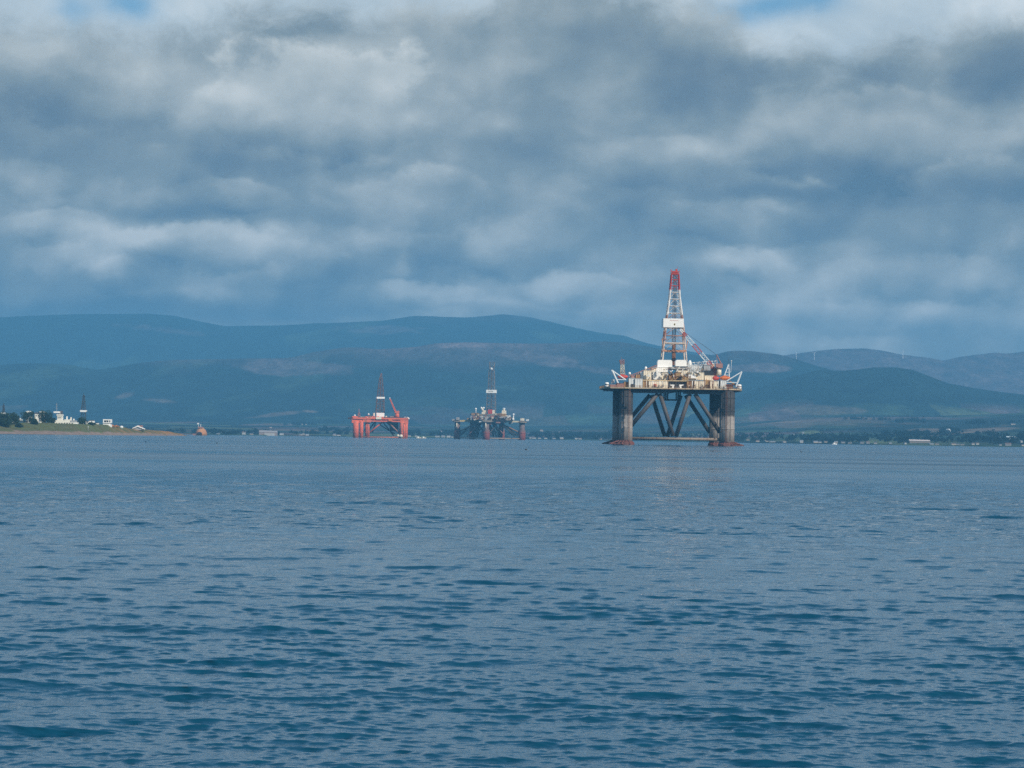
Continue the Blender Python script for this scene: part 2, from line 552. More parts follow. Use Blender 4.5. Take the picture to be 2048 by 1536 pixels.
# ------------------------------------------------------------------ water
def water_material():
    m_, t, p = new_mat("sea_water", 0.06, 0.5)
    p.inputs['Base Color'].default_value = (.003, .049, .094, 1)
    p.inputs['IOR'].default_value = 1.333
    pos = t.node('ShaderNodeNewGeometry').outputs['Position']
    x, y, z = t.sep(pos)
    # ripples too small for the mesh
    r1 = t.noise(t.v('MULTIPLY', pos, (1.0, 1.7, 1)), 2.6, 5, 0.6)[0]
    r2 = t.noise(t.v('MULTIPLY', pos, (1.3, 1.3, 1)), 0.75, 4, 0.6)[0]
    far = t.smooth(y, 45, 170)
    # calmer, smoother water in long slicks further out
    sl = t.noise(t.v('MULTIPLY', pos, (0.0016, 0.006, 0)), 1.0, 4, 0.55)[0]
    edge_ = t.m('MULTIPLY_ADD', t.m('SUBTRACT', sl, 0.5), 260, y)
    calm = t.smooth(edge_, 190, 360)
    streaks = t.noise(t.v('MULTIPLY', pos, (0.0035, 0.018, 0)), 1.0, 5, 0.6)[0]
    rough_far = t.smooth(edge_, 900, 1500)
    st = t.m('MULTIPLY', t.m('SUBTRACT', 1.0, t.m('MULTIPLY', calm, 0.90)),
             t.m('MULTIPLY_ADD', streaks, 0.9, 0.55))
    st = t.m('MULTIPLY', st, t.m('MULTIPLY_ADD', rough_far, 0.8, 1.0))
    h = t.m('ADD', t.m('MULTIPLY', r1, t.m('MULTIPLY_ADD', far, 0.050, 0.012)), t.m('MULTIPLY', t.m('MULTIPLY', r2, far), 0.30))
    r3 = t.noise(t.v('MULTIPLY', pos, (1.0, 1.5, 1)), 8.0, 3, 0.6)[0]
    h = t.m('ADD', h, t.m('MULTIPLY', r3, t.m('MULTIPLY', t.m('SUBTRACT', 1.0, far), 0.011)))
    bp = t.node('ShaderNodeBump')
    bp.inputs['Distance'].default_value = 1.0
    t.l.new(st, bp.inputs['Strength'])
    t.l.new(h, bp.inputs['Height'])
    t.l.new(bp.outputs[0], p.inputs['Normal'])
    lane = t.smooth(streaks, 0.38, 0.66)
    t.l.new(t.m('MULTIPLY_ADD', t.smooth(y, 150, 420), t.m('MULTIPLY_ADD', lane, 0.26, 0.05), 0.04), p.inputs['Roughness'])
    return m_


def build_water():
    fh = CAM_H * F / 2
    segs = [(420, 95, 0.30), (95, 30, 0.15), (30, 8, 0.2), (8, 1.45, 0.25)]
    D = [3, 6, 9, 12, 15, 17, 19, 20.5]
    for a, b, st in segs:
        D += [fh / q for q in np.arange(a, b, -st)]
    D = np.array(D + [7000, 9000, 14000, 17500.0])
    ta = np.concatenate([np.tan(np.radians(np.linspace(-58, -12.6, 60)))[:-1],
                         np.tan(np.radians(np.linspace(-12.5, 12.5, 1050))),
                         np.tan(np.radians(np.linspace(12.6, 58, 60)))[1:]])
    X = (D[:, None] + 14) * ta[None, :]
    Y = np.repeat(D[:, None], len(ta), 1)
    dD = np.gradient(D)[:, None]
    Z = np.zeros_like(X)
    DX = np.zeros_like(X)
    DY = np.zeros_like(X)
    rg = np.random.default_rng(5)
    patch = 0.55 + 0.9 * fbm(X / 2.6 + 300, Y / 4.5 + 300, 4)
    patch2 = 0.35 + 1.3 * fbm(X / 7 + 100, Y / 12 + 60, 4)
    N = 230
    dr = np.gradient(D)
    for i in range(N):
        lam = 0.12 * (6.0 / 0.12) ** ((i + rg.random()) / N)
        th = R(-98 + rg.normal() * (36 if lam < 1.2 else 24))         # running towards the camera, a little across
        k = 2 * math.pi / lam
        slope = .0165 if lam < .28 else (.0165 if lam < .7 else (.0098 if lam < 1.7 else .0060))
        amp = slope / k * (0.6 + 0.8 * rg.random())
        phi = rg.random() * 6.283
        fr = np.clip((lam / dr - 1.7) / 1.6, 0, 1)
        idx = np.nonzero(fr > 0)[0]
        if not len(idx):
            continue
        a_, b_ = idx[0], idx[-1] + 1
        fade = fr[a_:b_, None]
        ph = k * (math.cos(th) * X[a_:b_] + math.sin(th) * Y[a_:b_]) + phi
        s, c = np.sin(ph), np.cos(ph)
        am = amp * fade * (patch[a_:b_] if lam < 1.0 else patch2[a_:b_])
        Z[a_:b_] += am * c
        DX[a_:b_] -= am * 1.0 * math.cos(th) * s
        DY[a_:b_] -= am * 1.0 * math.sin(th) * s
    calm = np.clip((Y - 150) / 150, 0, 1) * 0.35
    Z *= 1 - calm
    DY -= 2.1 * Z                                    # crests lean with the wind, towards the camera
    DX -= 0.35 * Z
    o = grid_object("sea_water", X + DX, Y + DY, Z, water_material())
    return tag(o, kind='structure')


build_water()

# ------------------------------------------------------------------ land and hills
HAZE_D = 8.2e-5
C_WOOD = np.array((.009, .020, .017))
C_MOOR = np.array((.095, .070, .066))
C_GRASS = np.array((.030, .052, .030))
C_STUB = np.array((.20, .14, .10))
C_GREEN = np.array((.11, .14, .06))
PATCHES = [  # px, py, rx, ry, slope, colour, strength
    (258, 791, 34, 8, -.28, C_STUB, .5), (312, 801, 46, 5, .07, C_STUB, .5), (545, 829, 82, 5, -.10, C_STUB, .6),
    (620, 823, 20, 3, .05, C_STUB, .6), (590, 736, 130, 16, .06, C_MOOR * 1.6, .6), (925, 692, 60, 7, .02, C_MOOR * 1.7, .7),
    (1100, 722, 120, 11, .16, C_MOOR * 1.6, .6), (830, 826, 60, 4, -.03, C_GRASS * 1.6, .5), (640, 835, 40, 3, 0, C_GRASS * 1.6, .5),
    (1520, 737, 70, 9, 0, C_MOOR * 1.7, .6), (1640, 820, 85, 9, .02, C_STUB * .8, .5), (1700, 845, 130, 9, .02, C_STUB * .75, .5),
    (1590, 849, 45, 8, 0, C_STUB * .8, .5), (1500, 839, 34, 6, 0, C_STUB * .8, .5), (1622, 864, 20, 5, .02, C_GREEN * 1.3, .8),
    (1862, 861, 46, 6, 0, C_STUB, .6), (1985, 858, 70, 7, -.06, C_STUB, .6), (1900, 868, 60, 2, -.09, C_STUB * 1.3, .8),
    (1990, 760, 80, 14, .1, C_MOOR * 1.6, .5), (1760, 812, 60, 5, .03, C_GRASS * 1.6, .4), (470, 868, 70, 3, 0, C_GRASS, .5),
    (500, 820, 40, 4, -.1, C_GRASS * 1.5, .4), (330, 660, 120, 10, .1, C_MOOR * 1.4, .5), (760, 660, 120, 8, 0, C_MOOR * 1.4, .5),
]


def land_material():
    m_, t, p = new_mat("land_cover", 0.9, 0.1)
    at = t.node('ShaderNodeAttribute', attribute_name='cover')
    pos = t.node('ShaderNodeNewGeometry').outputs['Position']
    n = t.noise(t.v('MULTIPLY', pos, (0.012, 0.004, 0.012)), 1.0, 7, 0.65)[0]
    nf = t.noise(t.v('MULTIPLY', pos, (0.06, 0.02, 0.08)), 1.0, 4, 0.7)[0]
    k = t.m('MULTIPLY', t.m('MULTIPLY_ADD', n, 2.6, -0.3), t.m('MULTIPLY_ADD', nf, 2.4, -0.2))
    t.l.new(t.v('MULTIPLY', at.outputs['Color'], t.comb(k, k, k)), p.inputs['Base Color'])
    return m_


LAND = land_material()


def land_cover(X, Y, Z, wood, moor_z, seed):
    n1 = fbm(X / 900 + seed, Y / 1500 + seed * 2, 5)
    n2 = fbm(X / 260 + seed * 3, Y / 700, 5)
    moor = np.clip((Z - moor_z) / (0.35 * moor_z + 40) + (n1 - 0.5) * 3.0, 0, 1)[..., None]
    gr = np.clip((n2 - wood) * 7, 0, 1)[..., None]
    c = C_WOOD * (1 - gr) + C_GRASS * gr
    c = c * (1 - moor) + C_MOOR * moor
    # fields and plantations: irregular blocks, each with its own crop
    wx = X / 170 + 1.4 * (fbm(X / 300 + seed, Y / 500, 3) - .5)
    wy = Y / 330 + 0.0011 * X + 1.4 * (fbm(X / 350 + 40, Y / 420 + seed, 3) - .5)
    ci, cj = np.floor(wx + .5 * np.floor(wy)).astype(int), np.floor(wy).astype(int)
    pick = TAB[(ci * 7 + 3) & 255, (cj * 13 + 5) & 255]
    tone = TAB[(ci * 5 + 90) & 255, (cj * 3 + 33) & 255][..., None]
    crops = np.array([C_WOOD, C_WOOD * 1.2, C_GRASS, C_GRASS * 1.5, C_STUB * .55, C_GREEN * .7, C_MOOR, C_WOOD])
    fc = crops[np.clip((pick * 8).astype(int), 0, 7)] * (.75 + .5 * tone)
    where = np.clip((fbm(X / 1300 + 2 * seed, Y / 1600 + 7, 4) - .42) * 6, 0, 1) * np.clip((135 - Z) / 40, 0, 1)
    c = c * (1 - where[..., None]) + fc * where[..., None]
    tx, tz = X / Y, (Z - CAM_H) / Y
    px = 1024 + tx * F + 0
    py = HY - tz * F + (px - 1024) * 0.0145
    jx = (fbm(X / 220 + 9, Y / 500, 3) - .5)
    for (qx, qy, rx, ry, sl, cc, st) in PATCHES:
        u = (px - qx) / rx
        v_ = (py - qy - (px - qx) * sl) / ry
        msk = np.clip((1.05 - (u ** 2 + v_ ** 2) + jx * 2.4 + (fbm(X / 60, Y / 160, 3) - .5) * 1.6) * 1.6, 0, 1)[..., None] * st
        c = c * (1 - msk) + cc * msk
    return c


def hill(name, D0, D1, D2, prof, wood, moor_z, seed, rows=150, cols=640, power=1.35, rough=0.12, foot=-3):
    """ridge whose skyline follows prof (photo px); foot at D0, crest at D1, falling to D2 behind"""
    pr = np.array([ray(*q) for q in prof])
    tx = np.linspace(pr[0, 0], pr[-1, 0], cols)
    tz = np.interp(tx, pr[:, 0], pr[:, 1])
    ker = np.hanning(9)
    ker /= ker.sum()
    tz = np.convolve(np.pad(tz, 4, 'edge'), ker, 'valid')
    H = CAM_H + tz * D1
    t = np.concatenate([np.linspace(0, 1, rows), np.linspace(1, 2, 14)[1:]])
    D = np.where(t <= 1, D0 + (D1 - D0) * t, D1 + (D2 - D1) * (t - 1))
    X = tx[None, :] * D[:, None]
    Y = np.repeat(D[:, None], cols, 1)
    sh = np.where(t <= 1, np.clip(t, 0, 1) ** power, np.clip(2 - t, 0, 1))[:, None]
    nz = fbm(X / 1100 + seed, Y / 1300 + seed, 6) - 0.5
    env = np.where(t <= 1, np.sin(np.pi * np.clip(t, 0, 1)), 0)[:, None]
    Z = foot + (H[None, :] - foot) * np.clip(sh + nz * env * rough * 4, 0, 1)
    Z += (fbm(X / 120 + seed, Y / 400, 3) - .5) * 0.008 * H[None, :]
    o = grid_object(name, X, Y, Z, LAND, land_cover(X, Y, Z, wood, moor_z, seed))
    return tag(o, kind='structure')


hill("distant_mountain", 12300, 16000, 17200,
     [(-420, 640), (-200, 625), (0, 634), (150, 628), (300, 627), (348, 631), (400, 643), (450, 652), (560, 650), (630, 647),
      (769, 641), (831, 631), (933, 635), (1007, 628), (1064, 635), (1130, 651), (1200, 666), (1245, 670), (1290, 685),
      (1340, 696), (1420, 710), (1600, 730), (2400, 760)], 0.62, 700, 3.1, power=1.2)
hill("far_hill", 11300, 14000, 15500,
     [(1300, 790), (1420, 745), (1500, 722), (1560, 712), (1621, 703), (1675, 698), (1733, 697.5), (1767, 702), (1799, 709), (1862, 716),
      (1886, 721), (1919, 714), (1991, 705), (2014, 707), (2048, 703), (2150, 690), (2300, 700), (2500, 715)], 0.6, 90, 8.7)
hill("wooded_hill", 8500, 11200, 12200,
     [(-450, 742), (-200, 735), (0, 730), (68, 726), (137, 729), (191, 740), (239, 733), (280, 725), (342, 720), (444, 718), (581, 716),
      (625, 704), (687, 695), (728, 695), (753, 698.5), (831, 693.5), (872, 686), (933, 684), (1056, 687), (1138, 687), (1200, 683),
      (1240, 684), (1290, 692), (1340, 702), (1390, 710), (1425, 711), (1460, 701.5), (1503, 701.5), (1560, 709.6), (1595, 719),
      (1638, 733), (1690, 748), (1800, 775), (2000, 800), (2400, 830)], 0.55, 270, 5.3)
hill("rounded_hill", 7300, 9500, 10500,
     [(1380, 830), (1480, 790), (1540, 768), (1569, 758), (1603, 748), (1638, 740), (1684, 741), (1713, 739), (1747, 734.5), (1790, 734.5),
      (1827, 740), (1862, 754), (1896, 766), (1948, 776), (1991, 783), (2048, 789), (2200, 800), (2450, 820)], 0.62, 900, 12.9)

# low ground behind the far shore
SH_PX = [-400, 370, 700, 1200, 1500, 1800, 2048, 2450]
SH_D = [5200, 5400, 6000, 5800, 5000, 4600, 4300, 4200]
LC_PX = [-400, 0, 300, 700, 1100, 1350, 1500, 1700, 1900, 2048, 2450]
LC_PY = [842, 844, 846, 848, 852, 850, 846, 836, 840, 836, 836]
LAND_RUN = 3000.0


def land_z(tx, D):
    px = 1024 + np.asarray(tx) * F
    Ds = np.interp(px, SH_PX, SH_D)
    py = np.interp(px, LC_PX, LC_PY)
    Dc = Ds + LAND_RUN
    H = (HY + (px - 1024) * 0.0145 - py) / F * Dc
    s = (np.asarray(D) - Ds) / LAND_RUN
    x = np.asarray(tx) * D
    z = np.where(s < 0, s * 200, 1.6 + H * np.clip(s, 0, 1.15) ** 1.25 * (0.8 + 0.4 * fbm(x / 500 + 4, np.asarray(D) / 700, 4)))
    return z


txs = np.linspace(ray(-420, 850)[0], ray(2450, 850)[0], 760)
s_ = np.concatenate([[-0.012, -0.003, 0.0005, 0.003, 0.006], np.linspace(0.012, 1.15, 150)])
Ds_ = np.interp(1024 + txs * F, SH_PX, SH_D)
LD = Ds_[None, :] + s_[:, None] * LAND_RUN
LZ = land_z(np.repeat(txs[None, :], len(s_), 0), LD)
LX = txs[None, :] * LD
tag(grid_object("far_shore_ground", LX, LD, LZ, LAND, land_cover(LX, LD, LZ, 0.50, 3000, 21.0)), kind='structure')


def on_land(px, py):
    """where the line of sight through a photo pixel meets the far shore's ground"""
    tx, tz = ray(px, py)
    D = float(np.interp(px, SH_PX, SH_D)) + 12
    Dm = D + 2800
    while D < Dm:
        z = float(land_z(tx, D))
        if CAM_H + tz * D <= z:
            break
        D += 12
    return Vector((tx * D, D, float(land_z(tx, D))))


# ------------------------------------------------------------------ big rig, generic frame
class Rig:
    def __init__(self, name, px, D, ang, label, py=880):
        kx, _ = ray(px, py)
        self.c = Vector((kx * D, D, 0))
        self.a = ang
        self.o = thing(name, self.c, label, 'oil rig', ang)

    def L(self, px, py, y):
        """local point at local depth y seen through photo pixel"""
        kx, kz = ray(px, py)
        c, s = math.cos(self.a), math.sin(self.a)
        x = (kx * (self.c.y + y * c) - self.c.x + y * s) / (c - kx * s)
        return Vector((x, y, CAM_H + kz * (self.c.y + x * s + y * c)))

    def box(self, name, mat_, px0, px1, py0, py1, y0, dy, parent=None, extra=None):
        pm = (px0 + px1) / 2
        x0, x1 = self.L(px0, py0, y0).x, self.L(px1, py0, y0).x
        z1, z0 = self.L(pm, py0, y0).z, self.L(pm, py1, y0).z
        m_ = MB().box(x0, x1, y0, y0 + dy, z0, z1)
        if extra:
            extra(m_, x0, x1, y0, y0 + dy, z0, z1)
        return m_.build(name, mat_, parent or self.o)

    def tube(self, name, mat_, a, b, r, parent=None, n=10, smooth=True):
        return MB().tube(self.L(*a), self.L(*b), r, n).build(name, mat_, parent or self.o, smooth)


def ribs(m_, x0, x1, y0, y1, z0, z1):
    """corrugation, a roof lip and a rail on a deck house"""
    n = max(2, int((x1 - x0) / 1.1))
    for i in range(n + 1):
        x = x0 + (x1 - x0) * i / n
        m_.box(x - .07, x + .07, y0 - .14, y0 - .003, z0 + .05, z1 - .05)
    m_.box(x0 - .15, x1 + .15, y0 - .25, y1 + .15, z1 + .003, z1 + .18)


# ================================================================== main rig
A = Rig("drilling_rig", 1349, 1735, R(1.8),
        "largest drilling rig, white and rusty deck on dark columns with a red and white derrick")
ro = A.o
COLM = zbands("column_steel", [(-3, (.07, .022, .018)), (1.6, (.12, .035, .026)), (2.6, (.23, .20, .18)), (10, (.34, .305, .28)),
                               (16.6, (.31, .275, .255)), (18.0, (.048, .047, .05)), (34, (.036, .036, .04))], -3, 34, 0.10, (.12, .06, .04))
RACK = paint("rack_rust", (.15, .052, .042), .4, (.08, .035, .028))
BRACEM = paint("brace_steel", (.075, .068, .066), 0.35, (.10, .06, .045), 0.5)
YF, YR = -30.0, 30.0
zdeck = A.L(1349, 779.5, YF).z
for y in (YF, YR):
    for px, r in ((1251.4, 3.95), (1453.5, 4.5)):
        x = A.L(px, 880, YF).x
        m_ = MB().lathe([(r, -4), (r, zdeck * .35), (r, zdeck * .7), (r, zdeck - .2)], 28, (x, y, 0))
        for z in (zdeck * .3, zdeck * .62, zdeck * .86):
            m_.lathe([(r + .002, z), (r + .16, z + .05), (r + .16, z + .4), (r + .002, z + .45)], 28, (x, y, 0))
        for i in range(2):
            a = random.uniform(-2.6, -.5)
            m_.tube((x + math.cos(a) * (r + .2), y + math.sin(a) * (r + .2), 3), (x + math.cos(a) * (r + .2), y + math.sin(a) * (r + .2), zdeck - .5), .17, 5)
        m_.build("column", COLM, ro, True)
# sponson beside the left front column and pontoons awash
for px, sg in ((1251.4, -1), (1453.5, 1)):
    x = A.L(px, 880, YF).x
    m_ = MB()
    prof = [(-5.2, -3), (5.2, -3), (5.2, -.9), (4.4, -.4), (-4.4, -.4), (-5.2, -.9)]
    m_.prism([(x + a, z) for a, z in prof], -42, 42)
    m_.build("pontoon", zbands("pontoon_paint", [(-3, (.05, .02, .018)), (0, (.13, .04, .03)), (2, (.2, .08, .06))], -3, 3, .3), ro)
    # anchor bolster: sloping rack of tubes round the foot of the column
    for y in (YF, YR):
        m_ = MB()
        r = 4.2
        for i in range(9):
            a = -math.pi / 2 + (i / 8 - .12) * math.pi * .95 * sg
            dx, dy = math.cos(a), math.sin(a)
            if sg < 0:
                dx = -abs(dx) if i > 1 else dx
            far = 10.0 if abs(dx) > .75 else (7.0 if abs(dx) > .35 else 5.4)
            p0 = (x + dx * r, y + dy * r, 2.4)
            p1 = (x + dx * far, y + dy * far * .8, .35)
            m_.tube(p0, p1, .32, 6)
            m_.tube((x + dx * r, y + dy * r, .5), p1, .28, 6)
            mid = Vector(p0).lerp(Vector(p1), .5)
            m_.tube(mid, (mid.x, mid.y, -.6), .25, 5)
            if i:
                m_.tube(prev[1], p1, .3, 6)
                m_.tube(prev[0], p0, .3, 6)
                pm = prev[2]
                m_.tube(pm, mid, .25, 5)
            prev = (p0, p1, mid)
        m_.lathe([(r + .3, -.8), (r + 1.1, -.2), (r + .9, 1.2), (r + .05, 2.0)], 24, (x, y, 0))
        m_.build("anchor_rack", RACK, ro)

for y, tagp in ((YF, 1), (YR, 1)):
    def Lf(px, py):
        v_ = A.L(px, py, YF)
        return Vector((v_.x, y, v_.z))
    for a, b in (((1262, 852), (1316, 787)), ((1319.5, 787), (1346.5, 872)), ((1380, 788), (1352, 873)), ((1390, 788), (1440, 865))):
        MB().tube(Lf(*a), Lf(*b), 1.25, 14).build("diagonal_brace", BRACEM, ro, True)
    MB().tube(Lf(1262, 876.6), Lf(1440, 878.9), .85, 14).build("horizontal_brace", paint("low_brace_steel" + str(y), (.24, .19, .15), .35, (.14, .06, .04)), ro, True)

for px, dx in ((1251.4, 1.6), (1453.5, -.9)):
    x = A.L(px, 880, YF).x + dx
    m_ = MB()
    for k in (-.35, .35):
        m_.tube((x + k, YF - 4.9, 2.6), (x + k, YF - 4.9, zdeck), .09, 5)
    for k in range(30):
        z = 3 + (zdeck - 3.5) * k / 29
        m_.tube((x - .35, YF - 4.9, z), (x + .35, YF - 4.9, z), .07, 4)
    m_.build("ladder", RUSTY, ro)
    for k in range(3):
        z = 8 + 7.2 * k
        MB().box(x - 3.1, x - 2.7, YF - 4.75, YF - 4.2, z, z + 2.6).build("draught_board", DARK, ro)
    MB().box(x - 2.3, x - 1.2, YF - 4.95, YF - 4.0, 21.8, 22.6).build("fairlead", BLACK, ro)
# hull deck
xl, xr = A.L(1210, 775, YF).x, A.L(1486, 775, YF).x
xcl, xcr = A.L(1236, 775, YF).x, A.L(1470, 775, YF).x
pts = [(xl, -24), (xl + 3, -33), (xcl + 4, -35), (xcr - 4, -35), (xr - 3, -33), (xr, -24), (xr, 24), (xr - 3, 33), (xcr - 4, 35), (xcl + 4, 35), (xl + 3, 33), (xl, 24)]
m_ = MB().slab(pts, zdeck + .25, zdeck + 1.0)
m_.build("main_deck", paint("deck_edge_paint", (.46, .36, .24), .4, (.16, .07, .035)), ro)
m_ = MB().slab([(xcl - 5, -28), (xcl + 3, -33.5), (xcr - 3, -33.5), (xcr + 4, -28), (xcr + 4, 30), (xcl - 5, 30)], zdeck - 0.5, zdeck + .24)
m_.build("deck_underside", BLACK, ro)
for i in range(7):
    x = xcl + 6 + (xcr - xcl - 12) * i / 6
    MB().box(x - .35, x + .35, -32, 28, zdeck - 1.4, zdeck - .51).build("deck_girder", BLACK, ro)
for i in range(12):
    x = random.uniform(xcl + 5, xcr - 5)
    h = random.uniform(.4, 1.6)
    y = random.uniform(-33, -29)
    MB().box(x, x + random.uniform(.6, 3), y, y + 1.5, zdeck - .502 - h, zdeck - .502).build("hanging_fitting", BLACK, ro)
# underside transverse beam near the columns
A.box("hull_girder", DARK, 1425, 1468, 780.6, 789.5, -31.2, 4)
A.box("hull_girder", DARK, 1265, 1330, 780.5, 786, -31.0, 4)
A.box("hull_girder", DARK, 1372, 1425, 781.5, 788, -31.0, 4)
# moon pool frame hanging under the deck
m_ = MB()
a0, a1, b0, b1 = A.L(1331.5, 786, -6), A.L(1360.5, 786, -6), A.L(1331.5, 799.5, -6), A.L(1360.5, 799.5, -6)
for dy in (0, 12):
    for u in (0.0, .13, .85, 1.0):
        xx = a0.x + (a1.x - a0.x) * u
        m_.tube((xx, a0.y + dy, zdeck - .4), (xx, a0.y + dy, b0.z), .42, 6)
    m_.tube((a0.x, a0.y + dy, b0.z), (a1.x, a0.y + dy, b0.z), .42, 6)
for u in (0.0, 1.0):
    xx = a0.x + (a1.x - a0.x) * u
    m_.tube((xx, a0.y, b0.z), (xx, a0.y + 12, b0.z), .42, 6)
m_.build("moon_pool_frame", BLACK, ro)

# ---- lower tier of deck houses (between main and upper deck)
B = A.box
B("deck_house", PALEGREY, 1258.2, 1269, 756.4, 776, -30, 8, extra=ribs)
B("doorway", BLACK, 1262, 1267.5, 768, 775.5, -30.35, .2)
B("deck_house", PALEGREY, 1270.5, 1285.2, 757.2, 776, -31, 9, extra=ribs)
B("deck_house", OCHRE, 1286, 1297.5, 759.5, 777, -29, 10, extra=ribs)
B("deck_house", CREAM, 1298, 1336, 762.5, 777.4, -30, 12, extra=ribs)
B("store_locker", REDP, 1307.2, 1313.4, 768, 775.6, -31.4, 1.2)
B("back_panel", DARK, 1336.5, 1373.5, 761.5, 778, -24, 6)
B("deck_house", OCHRE, 1374, 1388, 762.2, 778.4, -29.5, 10, extra=ribs)
B("deck_house", CREAM, 1388.5, 1410.5, 762, 777.2, -30.5, 12, extra=ribs)
B("back_panel", OCHRE, 1410.8, 1421, 760, 779, -24, 8)
B("deck_house", CREAM, 1421, 1438.5, 762.3, 777.4, -29, 9, extra=ribs)
B("doorway", BLACK, 1437, 1441, 761, 778, -29.4, .3)
B("deck_house", PALEGREY, 1441.2, 1453.4, 761, 776.5, -30, 8, extra=ribs)
B("generator_house", RUSTY, 1454, 1466, 769, 777, -28, 8, extra=ribs)
B("winch_house", MAUVE, 1233, 1248, 767, 777, -29, 7, extra=ribs)
B("winch_house", OCHRE, 1248.5, 1257, 764, 777, -28, 7, extra=ribs)
B("winch_house", PALEGREY, 1222.6, 1229, 758.8, 767, -25, 4)
B("anchor_winch", MAUVE, 1220, 1231.5, 769, 776.5, -31, 5)
# small shapes on the lower tier: doors, windows, vents, pipes
rr = random.Random(3)
for i in range(26):
    px = rr.uniform(1287, 1452)
    if 1335 < px < 1374:
        continue
    w_, h_ = rr.uniform(1.2, 3.2), rr.uniform(1.5, 5.5)
    py = rr.uniform(764, 774)
    B(rr.choice(["door", "vent", "locker"]), rr.choice([BLACK, RUSTY, OCHRE, CREAM, GREYP, DARK]), px, px + w_, py, min(777, py + h_), -32.2 - .01 * i, .9)
for i in range(20):
    px = rr.uniform(1290, 1450)
    if 1335 < px < 1374:
        continue
    A.tube("pipe", rr.choice([OCHRE, RUSTY, WHITE, CREAM]), (px, 761.5, -32.6), (px + rr.uniform(-1, 1), 778.0, -32.6), .22, n=6)
# white boat davits in the recess
for sg, px in ((-1, 1345.5), (1, 1361.5)):
    m_ = MB()
    q = lambda dx, py, yy=-31: A.L(px + dx * sg * -1, py, yy)
    pl = [q(-.2 - 5.5, 769.2), q(3.4, 769.4), q(1.6, 777.2), q(-1.8, 777.2), q(-1.0, 772), q(-5.2, 770.6)]
    pl = [(v_.x, v_.z) for v_ in pl]
    m_.prism(pl if sg > 0 else pl[::-1], -31.6, -30.6)
    m_.build("davit", CLEANW, ro)
m_ = MB()
for k in range(12):
    px = 1338 + k * 3
    m_.tube(A.L(px, 762, -26), A.L(px + 1, 776, -26), .2, 5)
m_.tube(A.L(1337, 768, -26), A.L(1374, 769, -26), .22, 5)
m_.build("stanchion_screen", GREYP, ro)

# ---- upper deck
xu0, xu1 = A.L(1285, 760, -30).x, A.L(1411, 760, -30).x
zu = A.L(1349, 760.5, -30).z
MB().box(xu0, xu1, -29.4, 24, zu - .55, zu).build("upper_deck", paint("upper_deck_paint", (.55, .42, .24), .35, (.3, .16, .06)), ro)
B("deck_house", CREAM, 1287.7, 1303.2, 741, 759.5, -26, 10, extra=ribs)
B("deck_house", WHITE, 1306.4, 1322, 744, 759.5, -27, 10, extra=ribs)
B("deck_house", CREAM, 1323.8, 1335, 745.8, 759.5, -26, 10, extra=ribs)
B("pump_house", OCHRE, 1338, 1350, 748, 760, -28, 8, extra=ribs)
B("pump_house", OCHRE, 1351, 1362, 745, 760, -24, 10, extra=ribs)
B("pump_house", CREAM, 1354, 1376, 741, 752, -18, 10, extra=ribs)
B("deck_house", CREAM, 1377, 1408, 745, 759.4, -27, 10, extra=ribs)
B("mud_skip", CLEANW, 1377, 1392, 749.5, 756.5, -28.6, 1.4)
B("pump_house", OCHRE, 1364, 1377, 752, 760.3, -29, 6, extra=ribs)
B("substructure_wall", WHITE, 1312, 1336, 734.5, 744, -16, 20, extra=ribs)
B("substructure_wall", CREAM, 1303, 1312, 736, 744, -16, 14, extra=ribs)
B("drill_floor", GREYP, 1318, 1385, 733.5, 738.0, -14, 26)
B("pipe_rack_wall", PALEGREY, 1376, 1408, 731.5, 744.5, -14, 18, extra=ribs)
B("engine_room", GREYP, 1408, 1421, 730.5, 741, -17, 12, extra=ribs)
B("engine_room", BLACK, 1408.5, 1427, 741.2, 751, -18, 10)  # solid black box for a dark recess, its shade put into the colour
B("engine_room", CREAM, 1410, 1428, 751.4, 761, -22, 12, extra=ribs)
B("engine_room", MAUVE, 1426, 1436, 737, 751.5, -14, 12, extra=ribs)
B("fan_house", CREAM, 1421.5, 1429, 728.5, 737, -12, 8, extra=ribs)
B("fan_house", PALEGREY, 1281, 1287.2, 744, 756, -24, 8)
for k, (px, py) in enumerate(((1291.6, 735.5), (1259.2, 746.5))):
    c = A.L(px, py, -22)
    MB().lathe([(.3, -2.2), (.3, -.8), (.7, -.7), (.8, -.1), (.65, .4), (.2, .7)], 12, c).build("radar_dome", CLEANW, ro, True)
# ladder-like sloping gangway on the left
m_ = MB()
for dz in (0, 1.6):
    for yy in (-22, -19):
        a, b = A.L(1259, 757, yy), A.L(1313, 736, yy)
        a.z += dz
        b.z += dz
        m_.tube(a, b, .26, 5)
for k in range(12):
    t = k / 11
    a, b = A.L(1259, 757, -22).lerp(A.L(1313, 736, -22), t), A.L(1259, 757, -19).lerp(A.L(1313, 736, -19), t)
    m_.tube(a, a + Vector((0, 0, 1.6)), .2, 5)
    m_.tube(a, b, .2, 5)
m_.build("gangway", MAUVE, ro)
B("stores_box", MAUVE, 1262, 1272, 751, 757, -24, 6)
B("stores_box", OCHRE, 1272, 1280, 749, 757, -25, 6)
B("stores_box", GREYP, 1276, 1285, 745.5, 756, -20, 6)
rr = random.Random(9)
for i in range(46):
    px = rr.uniform(1288, 1408)
    py = rr.uniform(737, 757)
    if py < 742 and px < 1312:
        continue
    w_, h_ = rr.uniform(1.2, 4.5), rr.uniform(1.2, 5)
    B(rr.choice(["valve_box", "vent", "locker", "tank"]), rr.choice([OCHRE, CREAM, CREAM, WHITE, WHITE, BLACK, OCHRE, RUSTY, PALEGREY]),
      px, px + w_, py, min(py + h_, 759.5), -28.8 - .013 * i, 1.3)
